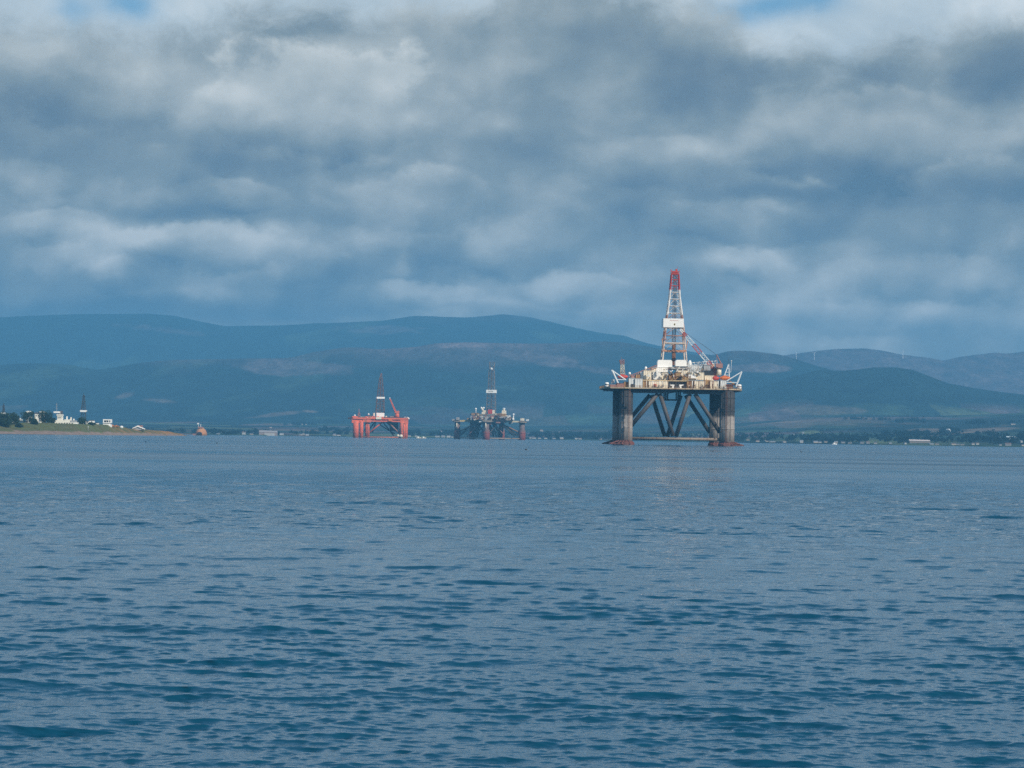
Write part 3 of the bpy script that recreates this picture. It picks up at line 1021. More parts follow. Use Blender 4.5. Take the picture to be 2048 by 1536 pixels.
for i in range(26):
    px = rr.uniform(1336, 1408)
    py = rr.uniform(733, 750)
    A.tube("pipe", rr.choice([GREYP, PALEGREY, RUSTY, OCHRE, WHITE]), (px, py, -29.5), (px + rr.uniform(-9, 9), py + rr.uniform(-1, 9), -29), .22, n=5)

# mud tanks, rounded white
def rounded(m_, x0, x1, y0, y1, z0, z1, r):
    pts = []
    for cx, cz, a0 in ((x1 - r, z1 - r, 0), (x0 + r, z1 - r, 90)):
        for k in range(6):
            a = R(a0 + 90 * k / 5)
            pts.append((cx + r * math.cos(a), cz + r * math.sin(a)))
    pts += [(x0, z0), (x1, z0)]
    m_.prism(pts[::-1], y0, y1)
for px0, px1, py0, py1 in ((1315.2, 1344.6, 719.8, 734.3), (1351.5, 1373.5, 719.8, 732.5)):
    x0, x1 = A.L(px0, py0, -15).x, A.L(px1, py0, -15).x
    z1, z0 = A.L((px0 + px1) / 2, py0, -15).z, A.L((px0 + px1) / 2, py1, -15).z
    m_ = MB()
    rounded(m_, x0, x1, -15, -8, z0, z1, 1.1)
    m_.build("mud_tank", CLEANW, ro)
c = A.L(1380, 725.5, -12)
MB().lathe([(.9, -2.2), (1.0, .2), (.8, 1.1), (.3, 1.6)], 14, c).build("vent_hood", CLEANW, ro, True)

# catwalk / pipe conveyor on the right of the derrick
m_ = MB()
for yy in (-12, -8):
    for (a, b) in (((1373, 731, yy), (1434, 727.2, yy)), ((1380, 725.8, yy), (1434.5, 722.0, yy))):
        m_.tube(A.L(*a), A.L(*b), .3, 6)
    for k in range(13):
        t = k / 12
        p0, p1 = A.L(1380 + 54 * t, 730.6 - 3.4 * t, yy), A.L(1381 + 53 * t, 725.7 - 3.7 * t, yy)
        m_.tube(p0, p1, .16, 5)
for px in (1396, 1416, 1434):
    m_.tube(A.L(px, 725, -10), A.L(px, 745, -10), .3, 6)
m_.build("catwalk", PALEGREY, ro)
m_ = MB()
for i in range(9):
    for yy in (-15, -11):
        px = 1376 + i * 4
        m_.tube(A.L(px, 731, yy - .4), A.L(px, 745, yy - .4), .22, 5)
        if i < 8:
            m_.tube(A.L(px, 731 if i % 2 else 745, yy - .4), A.L(px + 4, 745 if i % 2 else 731, yy - .4), .18, 5)
m_.build("pipe_rack", PALEGREY, ro)

# ---- derrick
DERM = zbands("derrick_paint", [(60, (.62, .52, .44)), (67.5, (.30, .10, .06)), (69, (.66, .55, .47)), (74, (.34, .15, .11)), (77.5, (.34, .20, .16)),
                                (78.2, (.70, .66, .62)), (92.4, (.72, .70, .68)), (93.2, (.42, .045, .04)), (110, (.42, .045, .04))], 50, 110, 0.3, (.25, .11, .06), .4, 0.35)
lv = [(734, 1320.5, 1373.5), (720, 1323.5, 1371), (655, 1330.6, 1366), (593, 1339, 1359), (549, 1342.8, 1357)]
rings = []
for (py, p0, p1) in lv:
    a, b = A.L(p0, py, 0), A.L(p1, py, 0)
    hw = (b.x - a.x) / 2
    cx, z = (a.x + b.x) / 2, (a.z + b.z) / 2
    rings.append((cx, z, hw))
dz0 = rings[0][1]
der = MB()
corner = ((-1, -1), (1, -1), (1, 1), (-1, 1))


def ring_at(z):
    for (c0, z0, h0), (c1, z1, h1) in zip(rings, rings[1:]):
        if z <= z1 + 1e-6:
            t = (z - z0) / (z1 - z0)
            return c0 + (c1 - c0) * t, h0 + (h1 - h0) * t
    return rings[-1][0], rings[-1][2]


ztop = rings[-1][1]
nz_ = 13
zs = [dz0 + (ztop - dz0) * (1 - (1 - i / nz_) ** 1.12) for i in range(nz_ + 1)]
for i, z in enumerate(zs):
    cx, h = ring_at(z)
    pt = lambda k, zz: Vector((ring_at(zz)[0] + corner[k][0] * ring_at(zz)[1], corner[k][1] * ring_at(zz)[1], zz))
    for k in range(4):
        k2 = (k + 1) % 4
        if i not in (0, 1):
            der.tube(pt(k, z), pt(k2, z), .2 if i != 3 else .45, 5)
        if 1 < i < nz_:
            z2 = zs[i + 1]
            mid = (pt(k, z2) + pt(k2, z2)) / 2
            der.tube(pt(k, z), mid, .11, 4)
            der.tube(pt(k2, z), mid, .11, 4)
derrick = der.build("derrick", DERM, ro)
for k in range(4):
    m_ = MB()
    for (c0, z0, h0), (c1, z1, h1) in zip(rings, rings[1:]):
        m_.tube((c0 + corner[k][0] * h0, corner[k][1] * h0, z0), (c1 + corner[k][0] * h1, corner[k][1] * h1, z1), .45, 8)
    m_.build("derrick_leg", DERM, derrick)
# rusty working platform low in the derrick
zp = A.L(1347, 701.5, 0).z
cx, h = ring_at(zp)
m_ = MB()
m_.box(cx - h - .4, cx + h + .4, -h - .5, -h + .6, zp - .7, zp + .3)
m_.box(cx - h - .4, cx + h + .4, h - .6, h + .5, zp - .7, zp + .3)
for s in (-1, 1):
    m_.tube((cx + s * h, -h, zp), (cx + s * (h + 1.2), -h, A.L(1347, 678, 0).z), .3, 5)
m_.build("working_platform", paint("platform_rust", (.45, .20, .11), .4, (.5, .3, .2)), derrick)
zq = A.L(1330, 679, 0).z
cx, h = ring_at(zq)
MB().box(cx - h - 1.2, cx - h + 1.2, -h - 1, -h + 1, zq - .3, zq + .3).build("side_platform", MAUVE, derrick)
# wind wall with its faint lettering and badge
a, b = A.L(1326.8, 637, -6), A.L(1367.4, 654.2, -6)
zt, zb = A.L(1347, 637, -6).z, A.L(1347, 654.6, -6).z
m_ = MB()
yw = 6.2
m_.box(a.x, b.x, -yw, -yw + .25, zb, zt)
m_.box(a.x, b.x, yw - .25, yw, zb, zt)
m_.box(a.x, a.x + .25, -yw + .253, yw - .253, zb, zt)
m_.box(b.x - .25, b.x, -yw + .253, yw - .253, zb, zt)
m_.k = 1
xm = (a.x + b.x) / 2 + .4
rr = random.Random(2)
x = xm - 2.6
while x < xm + 2.6:
    ww = rr.uniform(.22, .42)
    m_.box(x, x + ww, -yw - .03, -yw - .002, zt - 1.45, zt - 1.0)
    x += ww + .14
m_.k = 2
m_.lathe([(.62, -.03), (.62, .0)], 12, (0, 0, 0))
n0 = len(m_.v) - 24
for i in range(n0, len(m_.v)):
    p = m_.v[i]
    m_.v[i] = (xm + .2 + p[0] * .85, -yw - .035 + (p[2] + .03), zb + 1.75 + p[1] * 1.15)
m_.k = 3
m_.box(xm - .05, xm + .45, -yw - .06, -yw - .037, zb + 1.3, zb + 2.1)
m_.build("wind_wall", [CLEANW, paint("faint_red_lettering", (.62, .40, .36), 0), paint("badge_ochre", (.42, .32, .12), 0), paint("badge_dark", (.06, .08, .06), 0)], derrick)
# crown block
cx, _, h = rings[-1]
zt0 = rings[-1][1]
zt1 = A.L(1350, 538, 0).z
m_ = MB()
m_.box(cx - h - .2, cx + h + .2, -h - .2, h + .2, zt0, zt0 + .5)
m_.box(cx - h * .8, cx + h * .8, -h * .7, h * .7, zt0 + .503, zt0 + 2.0)
for sx in (-1, 1):
    for sy in (-1, 1):
        m_.tube((cx + sx * h * 1.05, sy * h, zt0 + .4), (cx + sx * h * 1.15, sy * h, zt0 + 2.2), .14, 5)
m_.tube((cx - h * 1.2, -h, zt0 + 1.5), (cx + h * 1.2, -h, zt0 + 1.5), .14, 5)
m_.box(cx + .3, cx + 1.3, -.6, .6, zt0 + 2.003, zt1)
m_.tube((cx - h, 0, zt0 + 2), (cx - h - .4, 0, zt1 - .3), .3, 6)
m_.tube((cx + h * .7, 0, zt0 + 2), (cx + h * .7, 0, zt1 + 1.6), .08, 5)
m_.build("crown_block", REDP, derrick)
# drill string, guide rails and travelling gear in the middle
m_ = MB()
cxb, cxt = ring_at(zs[1])[0], rings[-1][0]
for sx, sy in corner:
    m_.tube((cxb + sx * 1.0, sy * 1.0, dz0 + 1), (cxt + sx * .8, sy * .8, zt0), .16, 5)
for i in range(26):
    z = dz0 + 2 + (zt0 - dz0 - 3) * i / 25
    t = (z - dz0) / (zt0 - dz0)
    c_ = cxb + (cxt - cxb) * t
    m_.tube((c_ - .95, -.95, z), (c_ + .95, -.95, z), .1, 4)
    m_.tube((c_ - .95, .95, z + .8), (c_ + .95, .95, z + .8), .1, 4)
m_.tube((cxb, 0, dz0), (cxt, 0, zt0), .22, 6)
m_.build("guide_rails", paint("guide_rail_steel", (.16, .15, .14), .45, (.26, .10, .05)), derrick)
m_ = MB()
zt_ = A.L(1348, 712, 0).z
m_.box(cxb - 1.0, cxb + 1.0, -1.4, -.2, dz0 + 1, zt_ + 1)
m_.box(cxb - .7, cxb + .7, -1.3, -.1, zt_ + 1.003, zt_ + 7)
m_.build("travelling_block", RUSTY, derrick)

# ---- crane
c0 = A.L(1438, 751, -16)
c1 = A.L(1438, 736, -16)
crane = MB().frustum(c0, 1.5, c1, 1.3, 14).build("crane_pedestal", CREAM, ro, True)
ct = c1.z
m_ = MB()
m_.box(c1.x - 1.8, c1.x + 2.0, -18.2, -13.8, ct + .003, ct + 2.6)
m_.box(c1.x - 2.2, c1.x - .6, -19.2, -18.203, ct + .5, ct + 2.4)
m_.build("crane_cab", MAUVE, crane)
g0 = A.L(1433.5, 709.5, -16)
m_ = MB()
m_.tube((c1.x + 1.2, -17.5, ct + 2.6), g0, .22, 6)
m_.tube((c1.x + 1.2, -14.5, ct + 2.6), g0 + Vector((0, 1.4, 0)), .22, 6)
m_.tube((c1.x - 1.4, -16, ct + 2.6), g0, .16, 6)
m_.build("crane_gantry", MAUVE, crane)
tip, foot = A.L(1360.5, 658.5, -16), A.L(1427, 736.5, -16)
bands = [(0, .09, CLEANW), (.09, .18, REDP), (.18, .40, BLUEW), (.40, .62, REDP), (.62, .83, BLUEW), (.83, 1.0, REDP)]
m_ = MB()
for k, (t0, t1, mt) in enumerate(bands):
    m_.k = k
    wd = lambda t: 1.0 if t < .02 else (1.0 + 1.1 * min(1, t / .3) - (0.8 * max(0, (t - .85) / .15)))
    m_.lattice(tip.lerp(foot, t0), tip.lerp(foot, t1), wd(t0), wd(t1), max(2, int((t1 - t0) * 13)), .17, .09)
m_.build("crane_boom", [mt for *_, mt in bands], crane)
m_ = MB()
m_.tube(A.L(1369, 664, -16), g0, .07, 4)
m_.tube(A.L(1369, 664, -15), g0 + Vector((0, 1, 0)), .07, 4)
m_.build("crane_cable", DARK, crane)

# ---- A-frames, lattice masts
for apex, leg, strut, dy in (((1224.4, 741), (1236, 766), (1252, 760), 3), ((1483, 744), (1472, 773), (1453.5, 762), 3)):
    m_ = MB()
    for yy in (-30, -30 + dy):
        ap = A.L(apex[0], apex[1], yy)
        m_.tube(ap, A.L(leg[0], leg[1], yy), .5, 8)
        m_.tube(ap, A.L(strut[0], strut[1], yy), .34, 8)
    m_.tube(A.L(*apex, -30.5), A.L(*apex, -26.5), .5, 8)
    lf = A.L(*leg, -30).lerp(A.L(*apex, -30), .27)
    m_.tube(lf, (A.L(*strut, -30).x, -30, lf.z), .25, 6)
    m_.build("a_frame", BLUEW, ro)
m_ = MB()
b_, t_ = A.L(1245.4, 752, -20), A.L(1244.6, 728, -20)
m_.lattice(b_, t_, 2.7, 1.7, 5, .2, .14)
mast = m_.build("lattice_mast", paint("mast_ochre", (.62, .60, .50), .35), ro)
m_ = MB().lattice(t_, A.L(1243.5, 720, -20), 2.2, 2.6, 2, .18, .14)
m_.tube(A.L(1243.5, 720, -20), A.L(1243, 714, -20), .1, 4)
m_.build("mast_head", MAUVE, mast)
m_ = MB()
ap = A.L(1457.6, 727, -18)
for a in ((1447, 756, -20), (1458.6, 756, -20), (1447, 756, -15), (1458.6, 756, -15)):
    m_.tube(ap, A.L(*a), .3, 6)
for t in (.35, .6, .8):
    q_ = [ap.lerp(A.L(*a), t) for a in ((1447, 756, -20), (1458.6, 756, -20), (1458.6, 756, -15), (1447, 756, -15))]
    for k in range(4):
        m_.tube(q_[k], q_[(k + 1) % 4], .18, 5)
mast = m_.build("lattice_mast", BLUEW, ro)
m_ = MB().tube(ap, A.L(1457.9, 714, -18), .1, 5)
m_.build("antenna", DARK, mast)
m_ = MB().tube(A.L(1461.5, 745, -20), A.L(1463, 722.5, -20), .1, 5)
m_.lathe([(.1, -.4), (.4, 0), (.1, .4)], 8, A.L(1463, 722, -20))
m_.build("beacon_pole", CLEANW, ro)
# handrails round the main deck
rail = MB()
for seg in range(len(pts)):
    a, b = pts[seg], pts[(seg + 1) % len(pts)]
    n = max(2, int(math.dist(a, b) / 2.2))
    for k in range(n + 1):
        t = k / n
        x, y = a[0] + (b[0] - a[0]) * t, a[1] + (b[1] - a[1]) * t
        rail.tube((x, y, zdeck + 1.0), (x, y, zdeck + 2.15), .06, 4)
    for dz in (1.55, 2.15):
        rail.tube((*a, zdeck + dz), (*b, zdeck + dz), .06, 4)
rail.build("handrail", OCHRE, ro)
m_ = MB().tube(A.L(1475, 773, -28), A.L(1458, 762, -28), .5, 8)
m_.build("deck_ramp", OCHRE, ro)


# ---- things resting on the rig: survival craft and mooring buoys
def rigthing(rig, name, p, label, cat, rz=0, group=None):
    wpos = Matrix.Rotation(rig.a, 4, 'Z') @ p + rig.c
    return thing(name, wpos, label, cat, rig.a + rz, group)


def lifeboat(rig, px, py, y, length, label, m0=REDP):
    t = rigthing(rig, "lifeboat", rig.L(px, py, y), label, 'lifeboat', 0, 'survival craft on the rig')
    n, sec = 9, 12
    vs, fs = [], []
    for i in range(n):
        u = -1 + 2 * i / (n - 1)
        wd = 1.45 * (1 - abs(u) ** 2.6) ** .5 + .08
        ht = 1.05 * (1 - abs(u) ** 3.2) ** .5 + .08
        for k in range(sec):
            a = 2 * math.pi * k / sec
            vs.append((u * length / 2, math.cos(a) * wd, math.sin(a) * ht + .22 * u * u))
    for i in range(n - 1):
        for k in range(sec):
            fs.append((i * sec + k, i * sec + (k + 1) % sec, (i + 1) * sec + (k + 1) % sec, (i + 1) * sec + k))
    fs.append(tuple(range(sec)))
    fs.append(tuple((n - 1) * sec + k for k in range(sec))[::-1])
    MB().add(vs, fs).build("hull", m0, t, True)
    MB().box(-length * .2, length * .12, -.7, .7, .85, 1.6).build("canopy", m0, t)
    return t


lifeboat(A, 1245.5, 754, -26, 6.6, "red lifeboat on the left end of the largest rig, under the small lattice mast")
lifeboat(A, 1431.5, 756.8, -26, 4.2, "short red lifeboat left of its longer neighbour on the largest rig's right end")
lifeboat(A, 1450, 756.5, -27, 6.6, "long orange-red lifeboat on the right end of the largest rig, beside the white A-frame", ORANGE)
for px, py, lab in ((1213.6, 776.6, "white drum buoy with a dark middle on the left tip of the largest rig's deck"),
                    (1478.8, 778.0, "white drum buoy with red waist on the right tip of the largest rig's deck")):
    p = A.L(px, py, -29)
    p.z = zdeck + 1.02
    t = rigthing(A, "mooring_buoy", p, lab, 'buoy', 0, 'mooring buoys on the deck')
    MB().lathe([(.75, 0), (1.15, .25), (1.25, 1.0)], 16).build("drum", CLEANW, t, True)
    MB().lathe([(1.27, 1.0), (1.27, 1.45)], 16).build("waist_band", MAUVE if px > 1300 else DARK, t, True)
    MB().lathe([(1.25, 1.452), (1.25, 2.1), (1.05, 2.55), (.4, 2.75)], 16).build("cap", CLEANW, t, True)

# ================================================================== red rig
C = Rig("drilling_rig", 760, 4000, R(9), "small red drilling rig with a dark derrick and a red crane, nearest the headland")
RED1 = zbands("red_column_paint", [(-2, (.30, .05, .03)), (0.5, (.52, .22, .13)), (2, (.58, .12, .06)), (24, (.70, .135, .065))], -2, 26, 0.36, (.36, .17, .12), .25, .8)
RED2 = paint("red_deck_paint", (.70, .14, .065), .36, (.30, .13, .09), .3)
ro = C.o
zd = C.L(760, 843, -30).z
for px, y, r, bot in ((711.5, -28, 4.0, 0), (722.6, -30, 2.6, 0), (734.5, -26, 3.0, 0), (804.5, -28, 4.0, 0), (811.3, 10, 2.9, 0)):
    x = C.L(px, 870, y).x
    m_ = MB().lathe([(r, -3), (r, zd * .5), (r, zd + .1)], 18, (x, y, 0))
    m_.lathe([(r + .01, zd * .3), (r + .35, zd * .31), (r + .35, zd * .33), (r + .01, zd * .34)], 18, (x, y, 0))
    m_.build("column", RED1, ro, True)
for (a, b, r, mt) in (((738, 866, -26), (770, 840, -26), 1.0, RED1), ((745, 865, 20), (752, 843, 20), .8, DARK), ((790, 868, 20), (760, 850, 24), .8, DARK),
                      ((777, 845, -26), (801, 869, -26), 1.05, MAUVE), ((736, 862, 24), (751, 842, 24), 1.0, DARK), ((788, 872, 24), (765, 843, 24), .9, DARK),
                      ((799, 866, 24), (778, 843, 24), 1.2, BLACK)):
    C.tube("diagonal_brace", mt, a, b, r)
C.tube("horizontal_brace", RED1, (722, 874.0, -28), (804, 875.0, -28), .7)
C.tube("horizontal_brace", RED1, (714, 873.6, 20), (808, 874.6, 20), .7)
C.box("back_panel", BLACK, 780, 797, 844, 862, 26, 4)  # rear structure under the deck, its shade painted in as black
x0, x1 = C.L(703.5, 840, -32).x, C.L(818.5, 840, -32).x
MB().slab([(x0 + 2, -32), (x1 - 1, -32), (x1, -20), (x1, 30), (x0 + 4, 34), (x0, 20)], C.L(760, 838.6, -32).z, C.L(760, 835.3, -32).z).build("main_deck", RED2, ro)
C.box("deck_truss", RED2, 738, 801, 841.2, 843.6, -31, 5)
C.box("back_panel", BLACK, 742, 800, 838.6, 841.1, -28, 4)  # black panel standing in for the shade in the truss openings
for k in range(11):
    C.tube("truss_post", RED2, (741 + 6 * k, 838.6, -30.6), (741 + 6 * k + (3 if k % 2 else -3), 841.3, -30.6), .5, n=6)
C.box("deck_truss", RED2, 726, 742, 837.5, 844.5, -31.4, 6)
C.box("deck_truss", RED2, 800.5, 816.5, 838, 847, -31.6, 6)
C.box("deck_truss", RED2, 703.8, 727, 837, 846, -30.5, 6)
C.box("deck_house", ORANGE, 777, 784.5, 838.3, 842.6, -33, 2)
C.box("deck_house", CREAM, 752, 763, 833.8, 838.4, -33, 6)
C.box("deck_house", CLEANW, 753.2, 768.8, 825.7, 833.6, -14, 10)
C.box("deck_house", CREAM, 747, 749.8, 826, 832, -14, 6)
C.box("deck_house", RED2, 730, 751, 833, 836.5, -24, 12)
C.box("deck_house", RED2, 704.5, 716, 832.5, 836.5, -24, 14)
C.box("deck_house", BLACK, 722, 733, 834.2, 836.3, -30, 8)
C.box("deck_house", BLACK, 770, 806, 834.4, 836.4, -31.7, 8)
C.box("deck_house", MAUVE, 780, 787.5, 832.6, 836, -24, 10)
C.box("winch", CLEANW, 815.8, 819, 835.5, 838.2, -30, 3)
for px, py, yy in ((709.5, 830.8, -20), (737.2, 828.4, -20)):
    MB().lathe([(.3, -3), (.3, -1.1), (1.2, -.9), (1.35, .2), (.7, 1.1)], 10, C.L(px, py, yy)).build("radar_dome", CLEANW, ro, True)
for px, py, rr_ in ((796, 871.5, 1.9), (802.3, 872.3, 2.4)):
    c_ = C.L(px, py, -34)
    MB().lathe([(.3, -rr_), (rr_ * .75, -rr_ * .7), (rr_, 0), (rr_ * .75, rr_ * .7), (.3, rr_)], 14, c_).build("fender", CREAM, ro, True)
m_ = MB().lattice(C.L(717.8, 836, -22), C.L(718, 826, -22), 3.2, 2.2, 2, .4, .3)
m_.tube(C.L(718, 827, -22), C.L(717.8, 817.5, -22), .55, 5)
m_.build("lattice_mast", MAUVE, ro)
rr = random.Random(31)
for i in range(34):
    px, w_ = rr.uniform(705, 814), rr.uniform(1.2, 5)
    hgt = rr.uniform(.6, 2.4) * (1.6 if 722 < px < 800 else 1)
    C.box(rr.choice(["vent", "locker", "winch", "tank"]), rr.choice([RED2, RED2, MAUVE, ORANGE, CREAM, BLACK, GREYP, OCHRE]), px, px + w_, 835.4 - hgt, 835.3, -30 + rr.uniform(0, 22), 3)
for i in range(16):
    px = rr.uniform(742, 800)
    C.box("hanging_fitting", rr.choice([BLACK, RED2, MAUVE]), px, px + rr.uniform(1, 4), 843.61, 843.6 + rr.uniform(.6, 2), -28 + i * .3, 2)
for px, y in ((708, -20.2), (714, -20.2), (722, -31.8), (736, -29.2), (802, -32.1), (807, -32.1)):
    C.tube("riser", rr.choice([MAUVE, CREAM, DARK]), (px, 846, y), (px + .3, 872, y), .35, n=6)
for a, b in (((742, 862, 0), (766, 843, 0)), ((794, 864, 4), (771, 843, 4)), ((726, 866, 8), (738, 845, 8)), ((806, 866, 26), (786, 845, 26))):
    C.tube("diagonal_brace", DARK, a, b, .6)
# derrick
DK2 = zbands("dark_derrick_paint", [(20, (.13, .085, .07)), (80, (.17, .10, .085)), (92, (.36, .19, .14))], 20, 100, .4, (.20, .09, .06))
m_ = MB()
zA, zB, zC, zD = [C.L(760, q, 0).z for q in (826, 796, 757, 747)]
cx = C.L(760.3, 810, 0).x
wA, wB, wC = [(C.L(b, 810, 0).x - C.L(a, 810, 0).x) for a, b in ((752.2, 768.4), (753, 767.2), (757.5, 763.4))]
m_.lattice((cx, 0, zA), (cx, 0, zB), wA, wB, 5, .42, .26)
m_.lattice((cx, 0, zB), (cx + .4, 0, zC), wB * .93, wC, 6, .36, .22)
m_.lattice((cx + .4, 0, zC), (cx + .8, 0, zD), wC * .8, wC * .35, 2, .35, .25)
m_.tube((cx, 0, zA), (cx, 0, zC), .6, 6)
d2 = m_.build("derrick", DK2, ro)
m_ = MB()
zt, zb = C.L(760, 793.8, 0).z, C.L(760, 797.4, 0).z
for s in (-1, 1):
    m_.box(cx - wB * .55, cx + wB * .55, s * wB * .55 - .15, s * wB * .55 + .15, zb, zt)
    m_.box(cx + s * wB * .55 - .15, cx + s * wB * .55 + .15, -wB * .55 + .16, wB * .55 - .16, zb, zt)
m_.build("wind_wall", CLEANW, d2)
# crane
p0, p1 = C.L(794.2, 836, -20), C.L(794.2, 826, -20)
crane = MB().frustum(p0, 3.2, p1, 2.6, 12).build("crane_pedestal", RED2, ro, True)
MB().box(p1.x - 3.4, p1.x + 2.6, -23, -17, p1.z + .003, p1.z + 2.6).build("crane_cab", RED2, crane)
MB().tube(p1 + Vector((1.5, 0, 2.6)), C.L(797.5, 821.5, -20), .4, 5).build("crane_gantry", RED2, crane)
MB().lattice(C.L(791.6, 825, -20), C.L(779.8, 797.5, -20), 1.9, 1.0, 8, .38, .26).build("crane_boom", RED2, crane)
MB().lathe([(.3, -.9), (1.0, 0), (.3, .9)], 8, C.L(779.4, 796.4, -20)).build("boom_tip", CLEANW, crane)

# ================================================================== grey rig
G = Rig("drilling_rig", 980, 4150, R(-6), "grey five-legged drilling rig with red column feet, in the middle of the photo")
ro = G.o
GC = zbands("grey_column_paint", [(-3, (.14, .03, .025)), (1, (.26, .06, .045)), (9, (.25, .065, .05)), (13, (.15, .09, .08)), (26, (.14, .12, .115))], -3, 28, .25, (.12, .06, .045), .25, 2)
GD = paint("weathered_deck", (.22, .19, .15), .4, (.15, .08, .05), .2)
zg = G.L(980, 845, -40).z
cols = [(914.5, 5, 4.7), (972.5, -48, 4.9), (1044, 0, 5.0), (944, 44, 4.3), (1003.5, 48, 4.3)]
cpos = []
for px, y, r in cols:
    x = G.L(px, 870, y).x
    cpos.append((x, y))
    m_ = MB().lathe([(r, -3), (r, 8), (r * .98, zg * .55), (r * .8, zg * .62), (r * .8, zg + .2)], 18, (x, y, 0))
    m_.lathe([(r + .02, 9), (r + .4, 9.2), (r + .4, 9.8), (r + .02, 10)], 18, (x, y, 0))
    m_.build("column", GC, ro, True)
    MB().lathe([(r * 1.4, 0), (r * 1.5, .3), (r * 1.5, 1.4), (r * 1.2, 1.8)], 14, (x, y, zg + .1)).build("column_head", GD, ro)
cxg = sum(p[0] for p in cpos) / 5
for (x, y) in cpos:
    MB().tube((x, y, 9), (cxg + (x - cxg) * .35, y * .35, zg - .5), 1.1, 10).build("diagonal_brace", paint("rusty_brace" + str(int(x)), (.20, .12, .10), .45) if y < 10 else DARK, ro, True)
for i in (0, 1, 2, 4, 3):
    order = [0, 1, 2, 4, 3]
    a, b = cpos[i], cpos[order[(order.index(i) + 1) % 5]]
    MB().tube((*a, 1.7), (*b, 1.7), .9, 10).build("horizontal_brace", paint("tie_paint" + str(i), (.30, .22, .16), .3), ro, True)
    m = ((a[0] + b[0]) / 2, (a[1] + b[1]) / 2)
    MB().tube((*a, 3), (m[0] * .6 + cxg * .4, m[1] * .6, zg - .8), .8, 8).build("diagonal_brace", DARK, ro, True)
    MB().tube((*b, 3), (m[0] * .6 + cxg * .4, m[1] * .6, zg - .8), .8, 8).build("diagonal_brace", DARK, ro, True)
# truss legs in the dark middle
for px, y in ((956, 10), (1004, 14)):
    MB().lattice(G.L(px - 4, 874, y), G.L(px, 845, y), 5, 5, 5, .8, .55).build("truss_leg", BLACK, ro)
rr = random.Random(12)
for i in range(14):
    px = rr.uniform(926, 1034)
    y = rr.uniform(-24, 30)
    tgt = 980 + (px - 980) * .45 + rr.uniform(-6, 6)
    G.tube("diagonal_brace", rr.choice([DARK, BLACK, MAUVE, RUSTY]), (px, 872 + rr.uniform(-3, 3), y), (tgt, 845, y * .5), rr.uniform(.5, .95))
for i in range(20):
    px = rr.uniform(940, 1026)
    G.box("hanging_fitting", rr.choice([BLACK, DARK, GREYP, MAUVE]), px, px + rr.uniform(2, 7), 844.2, 845 + rr.uniform(.6, 4), -24 + i * 1.1, 3)
out = [cpos[k] for k in (0, 1, 2, 4, 3)]
grow = [(cxg + (x - cxg) * 1.10, y * 1.10) for x, y in out]
inner = [(cxg + (x - cxg) * .72, y * .72) for x, y in out]
zt = G.L(980, 840.5, -40).z
for (x, y), (ix, iy) in zip(grow, inner):
    dx, dy = x - cxg, y
    ln = math.hypot(dx, dy)
    nx, ny = -dy / ln * 5.5, dx / ln * 5.5
    MB().slab([(x + nx, y + ny), (cxg + nx, ny), (cxg - nx, -ny), (x - nx, y - ny)] if False else
              [(x - nx, y - ny), (x + nx, y + ny), (ix + nx, iy + ny), (ix - nx, iy - ny)], zt - 1.6, zt).build("deck_arm", GD, ro)
MB().slab([(x, y) for x, y in inner], zt - 2.0, zt + .2).build("main_deck", GD, ro)
GB = G.box
GB("deck_arm_edge", paint("ochre_edge", (.55, .42, .20), .25), 920, 944, 840, 843.6, -10, 1)
GB("deck_arm_edge", paint("cream_edge", (.62, .54, .38), .25), 1010, 1037, 841.6, 844.6, -14, 1)
GB("deck_house", OCHRE, 943, 958, 826, 831, -20, 12, extra=None)
GB("deck_house", GREYP, 941, 1014, 832.6, 840.5, -24, 20)
GB("deck_house", OCHRE, 934, 946, 836.2, 840.6, -18, 12)
GB("deck_house", GD, 1012, 1026, 835.4, 841.2, -18, 12)
GB("deck_house", GD, 952, 1000, 828, 831.0, -22, 20)
GB("deck_house", CREAM, 963.5, 970.5, 820.5, 830, -20, 8)
GB("deck_house", REDP, 976, 984.6, 819, 827.5, -22, 8)
GB("deck_house", CREAM, 984.8, 988.5, 820, 831, -22, 6)
GB("deck_house", BLACK, 986, 1012, 836, 843, -26, 3)
GB("deck_house", OCHRE, 990, 1011, 827.2, 832.8, -20, 14)
GB("deck_house", MAUVE, 981, 989, 831.2, 835, -26, 2)
GB("deck_house", CREAM, 1003.6, 1011.5, 821, 828, -18, 8)
GB("deck_house", PALEGREY, 1010.5, 1020, 830.5, 836.6, -18, 8)
GB("deck_house", MAUVE, 992, 1000.5, 843.6, 846.4, -30, 2)
GB("deck_house", PALEGREY, 958, 966, 842.2, 844.4, -30, 2)
GB("deck_house", MAUVE, 946, 962, 832, 838, -26, 2)
GB("deck_house", GREYP, 912.5, 918, 834.6, 840, -2, 6)
GB("deck_house", CREAM, 1041, 1048, 836.5, 841.5, -6, 6)
GB("deck_house", GREYP, 904, 911, 838, 842, 2, 6)
GB("winch", PALEGREY, 1052, 1057.5, 838.6, 842, -4, 5)
rr = random.Random(5)
for i in range(60):
    px, py = rr.uniform(938, 1022), rr.uniform(826, 839)
    GB(rr.choice(["vent", "locker", "valve_box"]), rr.choice([WHITE, CREAM, OCHRE, RUSTY, BLACK, GREYP]), px, px + rr.uniform(1, 4), py, py + rr.uniform(1, 3), -27 - .02 * i, 1.5)
for px0, py0, px1, py1, r in ((951.7, 819, 951.9, 827, .5), (1027, 830, 1026.4, 840, .7), (1026.3, 836, 1026.3, 841, 1.6)):
    G.tube("pole", WHITE, (px0, py0, -20), (px1, py1, -20), r)
